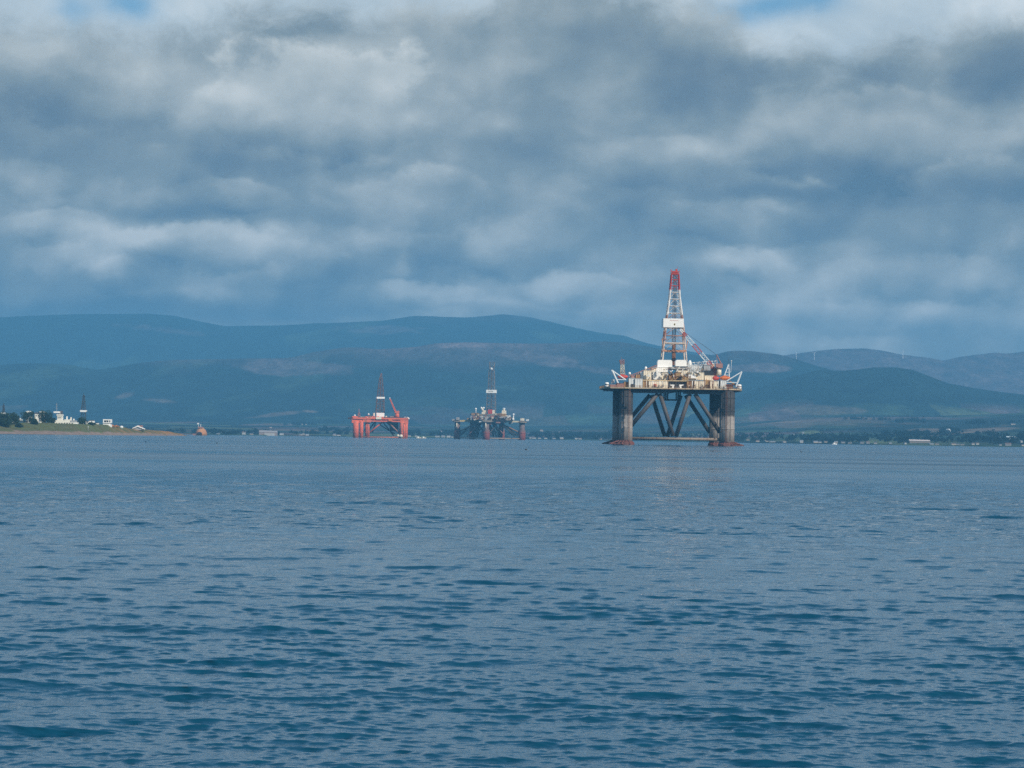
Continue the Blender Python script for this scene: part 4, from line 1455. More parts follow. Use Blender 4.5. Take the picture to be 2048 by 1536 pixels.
for px, py in ((951.6, 817.8), (1027, 829), (962.8, 815.8), (967.3, 815.8)):
    MB().lathe([(.6, -1.4), (1.3, -.9), (1.5, .3), (.8, 1.3)], 12, G.L(px, py, -20)).build("radar_dome", CLEANW, ro, True)
G.tube("crane_pedestal", CREAM, (965, 822, -20), (965, 817, -20), 1.5)
G.tube("crane_pedestal", CREAM, (1007.8, 822, -16), (1007.8, 817.2, -16), 1.7)
MB().lathe([(1.9, 0), (2.2, .5), (1.9, 1.6), (.5, 2)], 12, G.L(1007.8, 818.5, -16)).build("radar_dome", PALEGREY, ro, True)
for px in (913.5, 971.5):
    y = 0 if px < 950 else -54
    G.tube("riser", CREAM, (px, 846, y), (px, 858, y), .7)
m_ = MB()
zA, zB, zC, zD = [G.L(982, q, 0).z for q in (829, 783, 741, 724.5)]
cx = G.L(982.6, 800, 0).x
wA, wB, wC = [(G.L(b, 810, 0).x - G.L(a, 810, 0).x) for a, b in ((974, 991.5), (975, 990.2), (977.4, 988.2))]
m_.lattice((cx, 0, zA), (cx, 0, zB), wA, wB, 7, .38, .24)
m_.lattice((cx, 0, zB), (cx, 0, zC), wB * .85, wC, 8, .32, .2)
m_.lattice((cx, 0, zC), (cx + .4, 0, zD), wC * .7, wC * .95, 2, .3, .26)
m_.tube((cx, 0, zA), (cx, 0, zC), .8, 6)
d3 = m_.build("derrick", paint("grey_derrick_paint", (.20, .18, .17), .3), ro)
m_ = MB()
zt_, zb_ = G.L(982, 779.8, 0).z, G.L(982, 786.2, 0).z
for s in (-1, 1):
    m_.box(cx - wB * .62, cx + wB * .62, s * wB * .62 - .15, s * wB * .62 + .15, zb_, zt_)
    m_.box(cx + s * wB * .62 - .15, cx + s * wB * .62 + .15, -wB * .62 + .16, wB * .62 - .16, zb_, zt_)
m_.k = 1
rr = random.Random(4)
x = cx - 3.6
while x < cx + 3.4:
    ww = rr.uniform(.4, .9)
    m_.box(x, x + ww, -wB * .62 - .25, -wB * .62 - .152, zb_ + 1.7, zb_ + 3.2)
    x += ww + .3
m_.build("wind_wall", [CLEANW, paint("grey_lettering", (.30, .32, .28), 0)], d3)
MB().lathe([(.4, -1.6), (1.7, -.8), (1.7, .8), (.4, 1.6)], 10, G.L(983, 737.6, -4)).build("crown_block", CLEANW, d3)

# ================================================================== headland
HD_PX = [-420, 0, 150, 300, 372]
HD_D = [2400, 2500, 2560, 2800, 3050]
T_PX = [-420, 0, 100, 155, 200, 232, 262, 300, 340, 362, 376]      # skyline of the grass, photo rows
T_PY = [835, 845, 846, 847.5, 848.5, 851, 857.8, 860, 863, 867.5, 872]
B_PY = [856, 860, 861, 862, 863, 863.8, 864.6, 865.6, 867.4, 869.2, 872.2]


def hz(px, pys, D):
    py = np.interp(px, T_PX, pys)
    return CAM_H + (HY + (px - 1024) * .0145 - py) / F * D


def headland_z(px, t):
    """t: metres inland from the water's edge"""
    D = np.interp(px, HD_PX, HD_D)
    zb, zt = hz(px, B_PY, D + 18), hz(px, T_PY, D + 60)
    zb, zt = np.maximum(zb, .2), np.maximum(zt, .3)
    z = np.interp(t, [0], [0]) if False else 0
    a = np.clip(t / 18, 0, 1)
    b = np.clip((t - 18) / 42, 0, 1)
    c = np.clip((t - 60) / 45, 0, 1)
    d = np.clip((t - 150) / 40, 0, 1)
    b = b * b * (3 - 2 * b) * .6 + b * .4
    return -.5 + (zb + .5) * a + (zt - zb) * b - (zt - zb) * .06 * c - (zt + 1.2) * d


pxs = np.linspace(-420, 376, 330)
tt = np.concatenate([np.linspace(-4, 20, 14), np.linspace(23, 150, 30), np.linspace(155, 195, 8)])
PX, TT = np.meshgrid(pxs, tt)
DD = np.interp(PX, HD_PX, HD_D) + TT
HX = (PX - 1024) / F * DD
HZ = headland_z(PX, TT) + (fbm(HX / 9, DD / 14, 4) - .5) * 1.1 * np.clip(TT / 20, 0, 1) * np.clip((376 - PX) / 60, .1, 1)
m_, t, p = new_mat("headland_ground", .95, .1)
at = t.node('ShaderNodeAttribute', attribute_name='cover')
pos = t.node('ShaderNodeNewGeometry').outputs['Position']
n = t.noise(pos, .22, 6, .7)[0]
k = t.m('MULTIPLY_ADD', n, 1.4, .3)
t.l.new(t.v('MULTIPLY', at.outputs['Color'], t.comb(k, k, k)), p.inputs['Base Color'])
nb = fbm(HX / 18, DD / 10 + 40, 4)
beach = np.clip((17 - TT + (nb - .5) * 14) / 5, 0, 1)[..., None]
wet = np.clip((2.2 - TT) / 1.2, 0, 1)[..., None]
bare = np.clip((PX - 215) / 60, 0, 1)[..., None] * np.clip((fbm(HX / 14, DD / 9, 4) - .42) * 6, 0, 1)[..., None]
g1 = np.array((.060, .080, .028)) * (1 - nb[..., None]) * 1.5 + np.array((.15, .13, .06)) * nb[..., None] * .7
cov = g1 * (1 - bare) + np.array((.30, .15, .06)) * bare
cov = cov * (1 - beach) + np.array((.21, .155, .13)) * beach
cov = cov * (1 - wet) + np.array((.06, .05, .045)) * wet
tag(grid_object("headland_ground", HX, DD, HZ, m_, cov), kind='structure')


def on_head(px, t):
    D = float(np.interp(px, HD_PX, HD_D)) + t
    return Vector(((px - 1024) / F * D, D, float(headland_z(np.float64(px), np.float64(t)))))


# ---- trees
m_, t, p = new_mat("leaves", .8, .2)
oi = t.node('ShaderNodeObjectInfo').outputs['Random']
pos = t.node('ShaderNodeNewGeometry').outputs['Position']
n = t.noise(pos, .55, 3, .6)[0]
t.l.new(t.ramp(n, [(.3, (.012, .026, .012)), (.55, (.025, .048, .018)), (.75, (.05, .075, .025))]), p.inputs['Base Color'])
LEAF = m_
BARK = paint("bark", (.08, .06, .045), 0)


def tree(base, wd, ht, label, seed, group='trees on the headland'):
    r_ = random.Random(seed)
    o = thing("broadleaf_tree", base, label, 'tree', 0, group)
    m_ = MB()
    m_.frustum((0, 0, -.6), wd * .035 + .12, (0, 0, ht * .45), wd * .02 + .08, 8)
    lobes = []
    for i in range(17):
        a, rad = r_.uniform(0, 6.283), r_.uniform(.05, .42) * wd
        z = ht * r_.uniform(.14, .84)
        c_ = Vector((math.cos(a) * rad, math.sin(a) * rad, z))
        lobes.append((c_, wd * r_.uniform(.15, .25) * (1.15 if z < ht * .6 else .9)))
        m_.frustum((0, 0, ht * r_.uniform(.15, .4)), .16, c_, .05, 5)
    m_.build("trunk", BARK, o)
    c = MB()
    for c_, rad in lobes:
        for i in range(150):
            d = Vector((r_.gauss(0, 1), r_.gauss(0, 1), r_.gauss(0, .8))).normalized() * rad * r_.uniform(.55, 1.08)
            pp = c_ + d
            if pp.z < .1:
                continue
            s = r_.uniform(.22, .55)
            u = Vector((r_.gauss(0, 1), r_.gauss(0, 1), r_.gauss(0, 1))).normalized()
            v_ = u.cross(Vector((r_.gauss(0, 1), r_.gauss(0, 1), r_.gauss(0, 1)))).normalized()
            c.add([pp + u * s, pp + v_ * s * .7, pp - u * s, pp - v_ * s * .7], [(0, 1, 2, 3)])
    c.build("crown", LEAF, o)
    return o


def head_tree(px, py_top, wpx, tin, label, seed, sink=0):
    b = on_head(px, tin)
    D = b.y
    tree(b - Vector((0, 0, sink)), wpx / F * D, CAM_H + ray(px, py_top)[1] * D - b.z + sink, label, seed)


head_tree(4, 824, 34, 44, "dark leafy tree cut by the left edge of the photo", 1)
head_tree(22, 822, 30, 52, "dark round tree beside the small mast at the far left of the headland", 2)
head_tree(55, 822.5, 29, 60, "wide dark tree standing alone between two white gaps on the headland", 3)
head_tree(91, 822, 33, 62, "wide dark tree just left of the white stepped building", 4)
head_tree(165, 836, 20, 66, "small dark tree at the foot of the lattice tower", 5)
head_tree(40, 846.5, 15, 36, "low dark bush on the grass slope below the big trees", 6)
head_tree(14, 838, 26, 34, "low spreading tree in front of the tall trees at the far left", 7)
head_tree(185, 846, 14, 54, "low dark bush beside the small white cabins", 8)


head_tree(-14, 820, 34, 60, "dark tree just outside the left edge, its right half showing", 9)
head_tree(70, 838, 18, 50, "low dark bush under the narrow cream house", 10)
head_tree(104, 836, 14, 70, "small dark tree touching the left end of the white stepped building", 11)
head_tree(30, 832, 20, 66, "dark tree behind the cream cottage", 12)


def hbox(o, name, mat_, D, px0, px1, py0, py1, depth, y=0.0, roof=None):
    """part of a headland building; front face at D + y"""
    pm = (px0 + px1) / 2
    a, b = P(px0, py0, D + y) - o.location, P(px1, py1, D + y) - o.location
    zt, zb = P(pm, py0, D + y).z - o.location.z, P(pm, py1, D + y).z - o.location.z
    m_ = MB()
    if roof == 'gable':
        zm = zb + (zt - zb) * .55
        m_.prism([(a.x, zb), (b.x, zb), (b.x, zm), ((a.x + b.x) / 2, zt), (a.x, zm)], y, y + depth)
    else:
        m_.box(a.x, b.x, y, y + depth, zb, zt)
    return m_.build(name, mat_, o)


def hthing(name, px, t, label, cat, group=None):
    return thing(name, on_head(px, t), label, cat, 0, group)


OCHREBOAT = paint('weathered_orange', (.42, .17, .05), .45, (.22, .13, .06))
WH = paint("whitewash", (.80, .77, .68), .08, (.45, .35, .25))
SLATE = paint("slate_roof", (.09, .09, .10), .1)
GLASS = paint("window_dark", (.03, .04, .05), 0, rough=.2)
REDROOF = paint("red_roof", (.28, .12, .09), .2)

# white stepped building with a tower
o = hthing("harbour_building", 122, 80, "white stepped building with a square tower and overhanging slab, middle of the headland", 'building')
D = o.location.y
hbox(o, "wall", WH, D, 99, 154, 844.4, 850, 10)
hbox(o, "tower", WH, D, 114.4, 124, 831.5, 844.3, 7, .5)
hbox(o, "wall", WH, D, 110.5, 128, 840.2, 844.3, 8, .2)
hbox(o, "balcony", WH, D, 113, 124.8, 828.8, 831.3, 8, 0)
hbox(o, "control_room", GREYP, D, 116, 121, 826.2, 828.6, 6, .6)
hbox(o, "roof_slab", CLEANW, D, 107.3, 120, 822.8, 826, 9, -.5)
hbox(o, "radar_house", SLATE, D, 120.3, 124.2, 821.4, 828.5, 5, 1)
for k in range(3):
    hbox(o, "window", GLASS, D, 115.8 + 2.6 * k, 117 + 2.6 * k, 834, 836.3, .1, .35)
hbox(o, "shed_roof", REDROOF, D, 97, 109, 839.5, 844, 7, 1, 'gable')
hbox(o, "wing", WH, D, 128.5, 140, 838.8, 844.3, 7, .4)
hbox(o, "wing", GREYP, D, 140.2, 152, 840.8, 844.3, 7, .3)
hbox(o, "chimney", CLEANW, D, 132.6, 134.8, 832.6, 838.7, 2, 2)
hbox(o, "chimney", WH, D, 140.6, 143, 834.4, 840.7, 2, 2)
hbox(o, "chimney", WH, D, 146.2, 148.5, 837.4, 840.7, 2, 2)
hbox(o, "porch", CLEANW, D, 149.6, 154.8, 845.6, 850.2, 3, -1.4, 'gable')
for k in range(9):
    hbox(o, "window", GLASS, D, 102 + 5.2 * k, 104 + 5.2 * k, 845.6, 847.6, .1, -.15)
m_ = MB()
m_.tube(P(113.5, 823, D + 3) - o.location, P(113.4, 806, D + 3) - o.location, .16, 5)
for q in (809, 813, 817):
    m_.tube(P(111, q, D + 3) - o.location, P(116, q, D + 3) - o.location, .1, 4)
m_.build("aerial", GREYP, o)


def lattice_tower(px, py_top, py_base, wpx, D, band, label, group):
    b = P(px, py_base, D)
    b.z = max(b.z, 1.5)
    o = thing("lattice_tower", b, label, 'tower', 0, group)
    wd = wpx / F * D
    H = P(px, py_top, D).z - b.z
    m_ = MB().lattice((0, 0, 0), (0, 0, H * .55), wd, wd * .75, 6, .17, .11)
    m_.lattice((0, 0, H * .55), (0, 0, H * .93), wd * .7, wd * .3, 6, .15, .10)
    m_.tube((0, 0, 0), (0, 0, H), .18, 5)
    m_.build("frame", DARK, o)
    z0, z1 = P(px, band[1], D).z - b.z, P(px, band[0], D).z - b.z
    bw = band[2] / F * D / 2
    m_ = MB()
    pts_ = [(-bw, z0 + (z1 - z0) * .5), (-bw * .85, z0), (bw * .85, z0), (bw, z0 + (z1 - z0) * .5), (bw * .97, z1), (-bw * .97, z1)]
    m_.prism(pts_, -bw * .8, bw * .8)
    m_.build("white_panel", CLEANW, o)
    return o


lattice_tower(166.5, 786, 850, 10, 2760, (820.4, 824, 13), "tall dark lattice tower with a white band, right of the white stepped building", 'lattice towers behind the headland')
lattice_tower(6.8, 806, 850, 7, 2700, (825.4, 828.4, 10), "slim pale lattice mast with a white tray at the far left edge", 'lattice towers behind the headland')

o = hthing("cottage", 36, 74, "cream cottage half hidden between the two leftmost tree clumps", 'house', 'houses on the headland')
D = o.location.y
hbox(o, "wall", WH, D, 24.5, 33, 841, 845.5, 7)
hbox(o, "wing", WH, D, 33.5, 52, 841.8, 844.5, 6, .6)
hbox(o, "roof", WH, D, 32, 43, 836, 841.6, 7, .3, 'gable')
hbox(o, "window", GLASS, D, 26.5, 29, 844.2, 845.8, .1, -.15)
o = hthing("tower_house", 72.5, 90, "tall narrow cream house between the second and third tree from the left", 'house', 'houses on the headland')
D = o.location.y
hbox(o, "wall", WH, D, 69.5, 75.5, 828, 846, 6)
hbox(o, "roof", SLATE, D, 69, 76, 824.3, 827.8, 6.4, -.2, 'gable')
hbox(o, "porch", CLEANW, D, 69.2, 73, 837, 840, 2, -2.2)
hbox(o, "window", GLASS, D, 71.5, 73.4, 830.5, 832.5, .1, -.15)
for px, py, w_, lab in ((57, 822.6, 5, "small pale roof peeping over the second tree on the headland"),
                        (83.5, 823, 4, "small pale roof peeping over the left shoulder of the third tree")):
    o = hthing("house", px, 130, lab, 'house', 'houses on the headland')
    D = o.location.y
    hbox(o, "wall", WH, D, px - w_, px + w_, py + 1.6, 846, 6)
    hbox(o, "roof", CLEANW, D, px - w_ - .5, px + w_ + .5, py - 1, py + 1.5, 6.5, -.2, 'gable')
for px0, px1, py0, py1, rm, lab in ((161.5, 166.5, 841.6, 845, SLATE, "tiny white cabin in front of the lattice tower's foot"),
                                    (171.5, 177, 842.6, 846.5, SLATE, "tiny bright white cabin just right of the small tree"),
                                    (178, 188, 841.2, 846.5, SLATE, "white cabin with a flat roof, middle of the small cabins right of the lattice tower"),
                                    (187.5, 196.5, 846, 850.5, SLATE, "long low white shed on the grass, left of the white two-storey building")):
    pm = (px0 + px1) / 2
    o = hthing("cabin", pm, 72, lab, 'cabin', 'small white cabins on the headland')
    D = o.location.y
    hbox(o, "wall", CLEANW, D, px0, px1, py0, py1 + 3, 5)
    hbox(o, "roof", rm, D, px0 - .3, px1 + .3, py0 - .9, py0 - .05, 5.6, -.3)
    hbox(o, "window", GLASS, D, pm - 1, pm + 1, py0 + 1, py0 + 2.2, .1, -.15)
o = hthing("harbour_office", 214, 62, "white two-storey flat-topped building with dark window openings, alone on the right of the headland", 'building')
D = o.location.y
hbox(o, "wall", CLEANW, D, 206, 222.6, 838.6, 845.6, 6)
hbox(o, "wall", CLEANW, D, 206, 220.5, 846.6, 855, 7, -.3)
hbox(o, "canopy", GREYP, D, 205.6, 222.4, 845.7, 846.5, 7, -.8)
for k, (x0_, x1_) in enumerate(((208.3, 212.3), (213.2, 216.8), (218.6, 220.6))):
    hbox(o, "window", GLASS, D, x0_, x1_, 840.6, 844.2, .1, -.15)
hbox(o, "wing", CLEANW, D, 217, 222.6, 848.8, 855, 5, -1.2)
o = hthing("boat_shed", 278, 50, "white low-pitched shed with wide sloping roof near the headland tip", 'shed')
D = o.location.y
hbox(o, "wall", GREYP, D, 266.5, 288, 856.2, 860, 7, .4)
m_ = MB()
q = lambda px, py: (lambda v_: (v_.x, v_.z))(P(px, py, D) - o.location)
m_.prism([q(264.5, 856.4), q(275.3, 851.0), q(288.6, 857.4), q(288.6, 858.6), q(275.5, 853.6), q(265, 857.4)][::-1], -.6, 7.6)
m_.build("roof", CLEANW, o)
hbox(o, "gable", MAUVE, D, 277, 285, 850.8, 853.4, 4, 3)
o = hthing("tank", 244.5, 50, "small white round-topped tank between the orange boats and the low shed", 'tank')
MB().lathe([(1.6, -.5), (1.6, .9), (1.35, 1.5), (.8, 1.8), (.2, 1.9)], 14).build("shell", CLEANW, o, True)
MB().tube((.8, -1.7, -.4), (.8, -1.7, 1.6), .12, 5).build("ladder", GREYP, o)
for px, tin, sc, lab in ((227.5, 46, 1.0, "left of two orange boats hauled up on the grass"), (235, 48, .9, "right of two orange boats hauled up on the grass")):
    b = on_head(px, tin)
    o = thing("beached_boat", b + Vector((0, 0, .1)), lab, 'boat', R(20), 'orange boats on the grass')
    vs, fs = [], []
    for i in range(7):
        u = -1 + i / 3
        wd = (1 - max(0, u) ** 2.2) * 1.2 + .05
        for (fy, z) in ((-1, 1.3 + .3 * max(0, u)), (-.75, .5), (0, .1), (.75, .5), (1, 1.3 + .3 * max(0, u))):
            vs.append((u * 2.6 * sc, fy * wd, z * sc))
    for i in range(6):
        for k in range(4):
            fs.append((i * 5 + k, i * 5 + k + 1, (i + 1) * 5 + k + 1, (i + 1) * 5 + k))
    fs.append((0, 1, 2, 3, 4))
    for i in range(6):
        fs.append((i * 5 + 4, i * 5, (i + 1) * 5, (i + 1) * 5 + 4))
    MB().add(vs, fs).build("hull", OCHREBOAT, o)
    MB().box(-1.4 * sc, .4 * sc, -.7, .7, 1.302 * sc, 2.2 * sc).build("wheelhouse", OCHREBOAT, o)
b = on_head(178, 24)
o = thing("marker_post", b, "slim pale post on the grass bank above the beach", 'post')
MB().tube((0, 0, -.4), (0, 0, 3.8), .16, 8).build("pole", GREYP, o)
MB().box(-.4, .4, -.22, -.17, 2.8, 3.8).build("board", PALEGREY, o)

# ---- orange ship, end on
D = 3900
o = thing("orange_ship", Vector((P(399.5, 870, D).x, D, 0)), "dull orange ship seen end-on off the headland tip, domed with a dark arch", 'ship')
s = D / F
hw = 11.8 * s
dome = []
for (zq, wq) in ((-1.0, .93), (0.0, .98), (1.5, 1.0), (3.5, .97), (5.5, .88), (7.5, .74), (9.0, .55), (10.0, .36), (10.6, .16)):
    dome.append((wq * hw, zq))
vs, fs = [], []
n = 20
for j, (wq, zq) in enumerate(dome):
    for i in range(n):
        a = 2 * math.pi * i / n
        vs.append((math.cos(a) * wq, 16 + math.sin(a) * (wq * 1.9 if math.sin(a) < 0 else wq * 2.6), zq))
for j in range(len(dome) - 1):
    for i in range(n):
        fs.append((j * n + i, j * n + (i + 1) % n, (j + 1) * n + (i + 1) % n, (j + 1) * n + i))
fs.append(tuple((len(dome) - 1) * n + i for i in range(n)))
MB().add(vs, fs).build("hull", zbands("orange_hull", [(-1, (.30, .14, .07)), (2, (.42, .19, .09)), (8, (.48, .23, .10)), (11, (.54, .32, .16))], -1, 11, .45, (.38, .16, .08), .25, 1.2), o, True)
m_ = MB()
pts_ = [(-hw * .42, -.5)] + [(math.cos(R(180 - k * 18)) * hw * .36, 2.6 + math.sin(R(k * 18)) * 2.0) for k in range(11)] + [(hw * .42, -.5)]
m_.prism(pts_, -8.5, 6)
m_.build("stern_arch", BLACK, o)
MB().box(hw * .62, hw * 1.04, -6.5, 4, .0, 1.6).build("fender", OCHRE, o)
MB().box(-hw * 1.1, -hw * .62, -6.5, 4, .0, 2.4).build("fender", MAUVE, o)
MB().box(-hw * .45, hw * .35, 8, 20, 10.0, 11.6).build("bridge", MAUVE, o)
m_ = MB().tube((-hw * .38, 10, 11), (-hw * .42, 10, 15.6), .25, 6)
m_.box(-hw * .58, -hw * .28, 9, 11, 15.0, 16.6)
m_.build("radar_mast", CLEANW, o)
MB().tube((0, 10, 11), (.0, 10, 15.2), .5, 6).build("funnel", PALEGREY, o)

# ================================================================== far shore
HWALL = [paint("house_white", (.44, .43, .41), 0.15, (.3, .25, .2)), paint("house_cream", (.40, .35, .29), 0.1), paint("house_grey", (.24, .24, .24), 0.1)]
HROOF = [SLATE, paint("brown_roof", (.16, .11, .09), 0), paint("grey_roof", (.25, .26, .28), 0)]
SPOTS = [  # px, py of the base, width px, height px, wall, zone
    (436, 871, 5, 2, 0), (488, 869.6, 7, 7, 0), (503, 870, 7, 3, 1), (563, 870.5, 8, 4, 0), (602, 870.5, 5, 3.5, 0), (607, 869.5, 4, 4, 1),
    (614, 872, 6, 3, 0), (669, 871.5, 5, 4, 1), (677, 872, 7, 3, 0), (584, 845, 5, 2.5, 0), (603, 843.5, 5, 2.5, 1), (611, 836, 6, 2.5, 0), (541, 856, 5, 2.5, 1),
    (818, 873, 8, 3, 0), (832, 873.6, 6, 2.5, 1), (875, 875, 9, 4, 0), (886, 875, 6, 4, 0), (897, 875.4, 8, 5, 0), (904, 875.6, 4, 3, 1), (882, 864, 8, 3, 1),
    (1062, 877.5, 6, 3, 1), (1068, 878, 8, 3, 0), (1079, 878.5, 6, 3, 0), (1091, 879.5, 6, 3, 0), (1108, 880, 5, 3, 0), (1123, 879, 7, 4, 1), (1152, 880, 6, 3.5, 0),
    (1160, 880.4, 7, 3, 0), (1157, 876, 5, 3, 1), (1083, 863, 6, 4, 1), (1120, 866, 5, 3, 1), (1190, 874, 7, 3, 2), (1200, 881, 6, 3, 1),
    (1496, 881, 6, 3, 1), (1515, 884, 7, 4, 1), (1528, 881.5, 5, 4, 0), (1534, 883.5, 6, 3, 1), (1545, 885, 12, 2.5, 0), (1568, 887, 7, 3, 0), (1602.7, 887, 7, 5, 0),
    (1586, 871, 4, 4, 0), (1634, 872, 5, 3, 0), (1606, 868, 4, 4, 0), (1631, 889, 9, 4, 1), (1640, 888.5, 6, 4, 0), (1651, 885, 6, 3, 1), (1672, 887, 7, 4, 1), (1685, 886.5, 8, 4, 2),
    (1723, 888, 8, 4, 2), (1735, 889, 7, 5, 2), (1751, 890, 6, 4, 0), (1788, 870, 8, 4, 1), (1809.7, 890, 4, 4.5, 0), (1862, 891, 9, 3, 2), (1874, 891, 7, 3, 1),
    (1907, 893, 9, 4, 1), (1915, 890, 8, 3, 2), (1946, 889.6, 6, 4, 0), (1954, 889.2, 6, 4, 0), (1991.6, 870.5, 6, 5, 0), (1987, 876, 7, 3.5, 1), (2001, 877, 9, 4, 2),
    (2000, 891, 5, 3, 0), (2016, 894, 12, 6, 2), (2026, 849.5, 9, 3, 1), (2042, 885, 5, 4, 0), (2046, 895, 8, 4, 1), (1925, 895, 7, 3, 1), (1780, 889, 6, 3, 2), (1700, 888, 7, 3, 1),
]


def zone_name(px):
    if px < 700:
        return "left of the red rig"
    if px < 905:
        return "between the red and grey rigs"
    if px < 1240:
        return "between the grey and largest rigs"
    if px < 1760:
        return "right of the largest rig"
    return "near the right edge"


ORD = ["first", "second", "third", "fourth", "fifth", "sixth", "seventh", "eighth", "ninth", "tenth", "eleventh", "twelfth", "thirteenth",
       "fourteenth", "fifteenth", "sixteenth", "seventeenth", "eighteenth", "nineteenth", "twentieth", "twenty-first", "twenty-second"]
CW = ["white", "cream", "grey"]
cnt = {}
rr = random.Random(21)
for (px, py, w_, h_, cw) in sorted(SPOTS):
    b = on_land(px, py)
    s = b.y / F
    wd, ht = w_ * s, h_ * s
    key = (cw, zone_name(px))
    cnt[key] = cnt.get(key, 0) + 1
    lab = "%s %s house from the left on the far shore %s" % (ORD[cnt[key] - 1], CW[cw], zone_name(px))
    o = MB().box(-wd / 2, wd / 2, -3.5, 3.5, -2.0, ht * .62).build("shore_house", HWALL[cw], None, loc=b)
    o.rotation_euler.z = R(rr.uniform(-14, 14))
    tag(o, lab, 'house', 'houses on the far shore')
    m_ = MB()
    zr = ht * .62
    vs = [(-wd / 2 - .2, -3.8, zr + .01), (wd / 2 + .2, -3.8, zr + .01), (wd / 2 + .2, 3.8, zr + .01), (-wd / 2 - .2, 3.8, zr + .01), (-wd / 2 - .2, 0, ht), (wd / 2 + .2, 0, ht)]
    m_.add(vs, [(0, 1, 5, 4), (2, 3, 4, 5), (1, 2, 5), (3, 0, 4), (3, 2, 1, 0)])
    m_.build("roof", rr.choice(HROOF), o)

# larger works buildings
for px0, px1, py0, py1, wm, rm, lab in ((518.6, 554, 862, 871, paint("pink_cladding", (.30, .23, .20), .2), paint("dull_roof", (.34, .31, .30), .2), "long pinkish warehouse with a pale low annexe on the shore left of the red rig"),
                                        (1818, 1859, 879, 886, paint("brown_cladding", (.20, .17, .15), .1), paint("pale_roof", (.62, .52, .47), 0), "long low works hall with a pale pinkish roof, right side of the far shore"),
                                        (2013, 2032, 872.5, 880, paint("green_grey_cladding", (.30, .34, .34), .1), paint("pale_green_roof", (.52, .58, .58), 0), "grey-green hall with a sloping pale roof in the trees at the right edge")):
    b = on_land((px0 + px1) / 2, py1)
    s = b.y / F
    wd, ht = (px1 - px0) * s, (py1 - py0) * s
    o = thing("works_hall", b, lab, 'building', 0, 'works buildings on the far shore')
    MB().box(-wd / 2, wd / 2, -8, 14, -2, ht * .6).build("wall", wm, o)
    m_ = MB()
    zr = ht * .6
    vs = [(-wd / 2 - .4, -8.5, zr + .01), (wd / 2 + .4, -8.5, zr - .3), (wd / 2 + .4, 14.5, zr), (-wd / 2 - .4, 14.5, zr), (-wd / 2 - .4, 3, ht), (wd / 2 + .4, 3, ht - .6)]
    m_.add(vs, [(0, 1, 5, 4), (2, 3, 4, 5), (1, 2, 5), (3, 0, 4), (3, 2, 1, 0)])
    m_.build("roof", rm, o)
    if px0 < 600:
        MB().box(-wd * .18, wd * .4, -16, -8.01, -2, ht * .36).build("annexe", HWALL[0], o)
b = on_land(1896.5, 864)
o = thing("storage_tank", b, "pale round storage tank on the slope above the shore trees", 'tank')
rt = 5 * b.y / F
MB().lathe([(rt, -2), (rt, rt * .9), (rt * .9, rt * 1.15), (rt * .2, rt * 1.3)], 20).build("shell", PALEGREY, o, True)

# woodland along the far shore, one mass
m_, t, p = new_mat("far_wood_leaves", .9, .1)
pos = t.node('ShaderNodeNewGeometry').outputs['Position']
n = t.noise(pos, .05, 3, .6)[0]
t.l.new(t.ramp(n, [(.3, (.003, .009, .009)), (.7, (.010, .020, .014))]), p.inputs['Base Color'])
BELTS = [  # px range, row at base of the belt (left, right), rows deep, trees
    (1475, 1765, 883, 886, 13, 330), (1765, 2060, 886, 889, 20, 420), (1765, 1860, 874, 872, 6, 60), (800, 910, 872, 873, 9, 110),
    (1055, 1230, 877, 880, 11, 230), (420, 700, 869, 871, 5, 150), (1880, 1925, 866, 866, 6, 36), (1790, 1850, 846, 846, 5, 40), (1930, 2060, 850, 848, 4, 60),
    (560, 640, 852, 848, 3, 40), (640, 700, 864, 866, 6, 50), (910, 1055, 873, 876, 9, 130), (1690, 1780, 820, 822, 3, 30), (1240, 1475, 880, 882, 9, 170), (250, 420, 866, 868, 5, 90),
]
wood = MB()
rr = random.Random(17)
for (x0, x1, y0, y1, dp, nt) in BELTS:
    for i in range(nt):
        px = rr.uniform(x0, x1)
        py = y0 + (y1 - y0) * (px - x0) / (x1 - x0) - rr.random() * dp
        clump = float(vnoise(np.float64(px / 17.0), np.float64(py / 3.0 + 9)))
        if clump < .33:
            continue
        b = on_land(px, py)
        h = rr.uniform(5, 9) * (.6 + .7 * clump)
        for k in range(22):
            d = Vector((rr.gauss(0, 1), rr.gauss(0, 1), rr.gauss(0, 1))).normalized()
            pp = b + Vector((d.x * h * .5, d.y * h * .5, h * .5 + d.z * h * .48))
            s = rr.uniform(.9, 1.9)
            u = Vector((rr.gauss(0, 1), rr.gauss(0, 1), rr.gauss(0, 1))).normalized()
            v_ = u.cross(d).normalized()
            wood.add([pp + u * s, pp + v_ * s, pp - u * s, pp - v_ * s], [(0, 1, 2, 3)])
tag(wood.build("shore_woodland", m_), "dark band of trees running along the far shore", None, None, 'stuff')

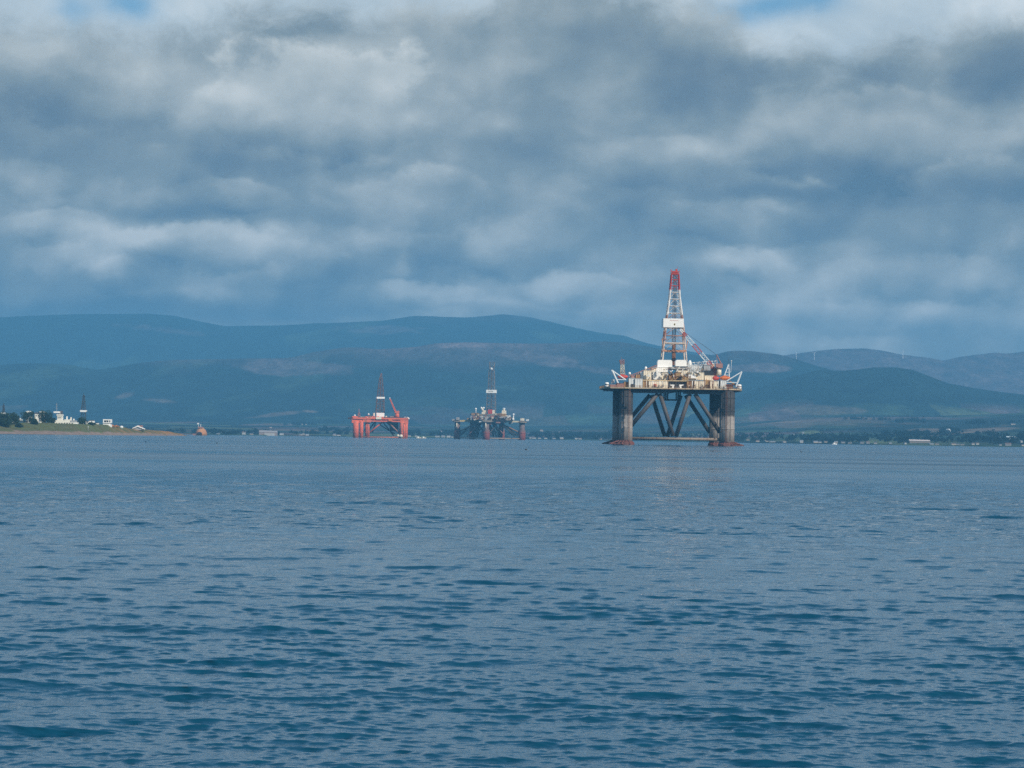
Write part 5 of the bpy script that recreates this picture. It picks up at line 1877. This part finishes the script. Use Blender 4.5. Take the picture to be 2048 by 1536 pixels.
# small craft
for px, py, D, L_, hm, lab in ((1669, 892, 3900, 7, CLEANW, "small white motor boat off the far shore right of the largest rig"),
                               (837, 878.6, 4300, 8, CREAM, "cream small boat close right of the red rig, left of the pair"),
                               (847.5, 878.8, 4300, 7, CREAM, "cream small boat close right of the red rig, right of the pair")):
    o = thing("small_boat", Vector((P(px, py, D).x, D, 0)), lab, 'boat', R(8), 'small boats')
    vs, fs = [], []
    for i in range(7):
        u = -1 + i / 3
        wd = (1 - max(0, u) ** 2.2) * 1.1 + .05
        for (fy, z) in ((-1, 1.1 + .4 * max(0, u)), (-.8, .2), (0, -.3), (.8, .2), (1, 1.1 + .4 * max(0, u))):
            vs.append((u * L_ / 2, fy * wd, z))
    for i in range(6):
        for k in range(4):
            fs.append((i * 5 + k, i * 5 + k + 1, (i + 1) * 5 + k + 1, (i + 1) * 5 + k))
        fs.append((i * 5 + 4, i * 5, (i + 1) * 5, (i + 1) * 5 + 4))
    fs.append((0, 1, 2, 3, 4))
    MB().add(vs, fs).build("hull", hm, o)
    m_ = MB().box(-L_ * .2, L_ * .12, -.75, .75, 1.12, 2.6)
    m_.build("wheelhouse", CLEANW, o)

# wind turbines on the far ridge
for px, py, lab in ((1592.6, 706.5, "leftmost thin white wind turbine on the far right-hand ridge"), (1628.5, 706, "middle thin white wind turbine on the far right-hand ridge"),
                    (1806, 703, "rightmost thin white wind turbine, right of the rounded summit")):
    D = 13500
    top = P(px, py, D)
    H = 11 * D / F
    o = thing("wind_turbine", top - Vector((0, 0, H + 8)), lab, 'wind turbine', 0, 'wind turbines on the far ridge')
    MB().frustum((0, 0, 0), 1.2, (0, 0, H + 8), .8, 8).build("tower", CLEANW, o)
    m_ = MB()
    for k in range(3):
        a = R(90 + 120 * k + px)
        m_.frustum((0, -3, H + 8), .7, (math.cos(a) * 13, -3, H + 8 + math.sin(a) * 13), .25, 5)
    m_.frustum((0, -3.6, H + 8), .9, (0, 3, H + 8), .9, 8)
    m_.build("rotor", CLEANW, o)

# birds on the water
PLUM = paint("dark_plumage", (.02, .02, .022), 0)
for k, (px, py, lab) in enumerate(((1052, 900, "dark seabird on the water between the grey rig and the largest rig"), (291.5, 884.5, "dark seabird on the water below the low white shed"),
                                   (433.5, 885.5, "dark seabird on the water right of the orange ship"), (1602.7, 904.5, "dark seabird on the water right of the largest rig"),
                                   (1425.5, 903.5, "dark seabird on the water below the largest rig's right columns"))):
    kx, kz = ray(px, py)
    D = min(900, -CAM_H / kz)
    vs, fs = [], []
    sc = 1.0
    spine = [((-.36, 0, .10), .02), ((-.22, 0, .10), .09), ((0, 0, .10), .13), ((.18, 0, .12), .09), ((.24, 0, .26), .045), ((.26, 0, .40), .04), ((.30, 0, .45), .055), ((.36, 0, .45), .03), ((.46, 0, .44), .008)]
    n = 8
    for i, (c_, r_) in enumerate(spine):
        d = Vector(spine[min(i + 1, len(spine) - 1)][0]) - Vector(spine[max(i - 1, 0)][0])
        q = d.to_track_quat('X', 'Z')
        for j in range(n):
            a = 2 * math.pi * j / n
            vs.append((Vector(c_) + q @ Vector((0, math.cos(a) * r_, math.sin(a) * r_))) * sc)
    for i in range(len(spine) - 1):
        for j in range(n):
            fs.append((i * n + j, i * n + (j + 1) % n, (i + 1) * n + (j + 1) % n, (i + 1) * n + j))
    o = MB().add(vs, fs).build("seabird", PLUM, None, True, loc=(kx * D, D, 0.02))
    o.rotation_euler.z = R([20, 160, -30, 200, 40][k])
    tag(o, lab, 'bird', 'birds on the water')

# ------------------------------------------------------------------ haze
hb = MB().box(-8000, 8000, -60, 17600, -1.6, 725)
hm = bpy.data.materials.new("haze")
hm.use_nodes = True
hm.node_tree.nodes.clear()
ho = hm.node_tree.nodes.new('ShaderNodeOutputMaterial')
hv = hm.node_tree.nodes.new('ShaderNodeVolumePrincipled')
hv.inputs['Color'].default_value = (.185, .58, .98, 1)
hv.inputs['Density'].default_value = HAZE_D
hm.node_tree.links.new(hv.outputs[0], ho.inputs['Volume'])
tag(hb.build("haze", hm), "thin blue haze over the water and hills", None, None, 'stuff')
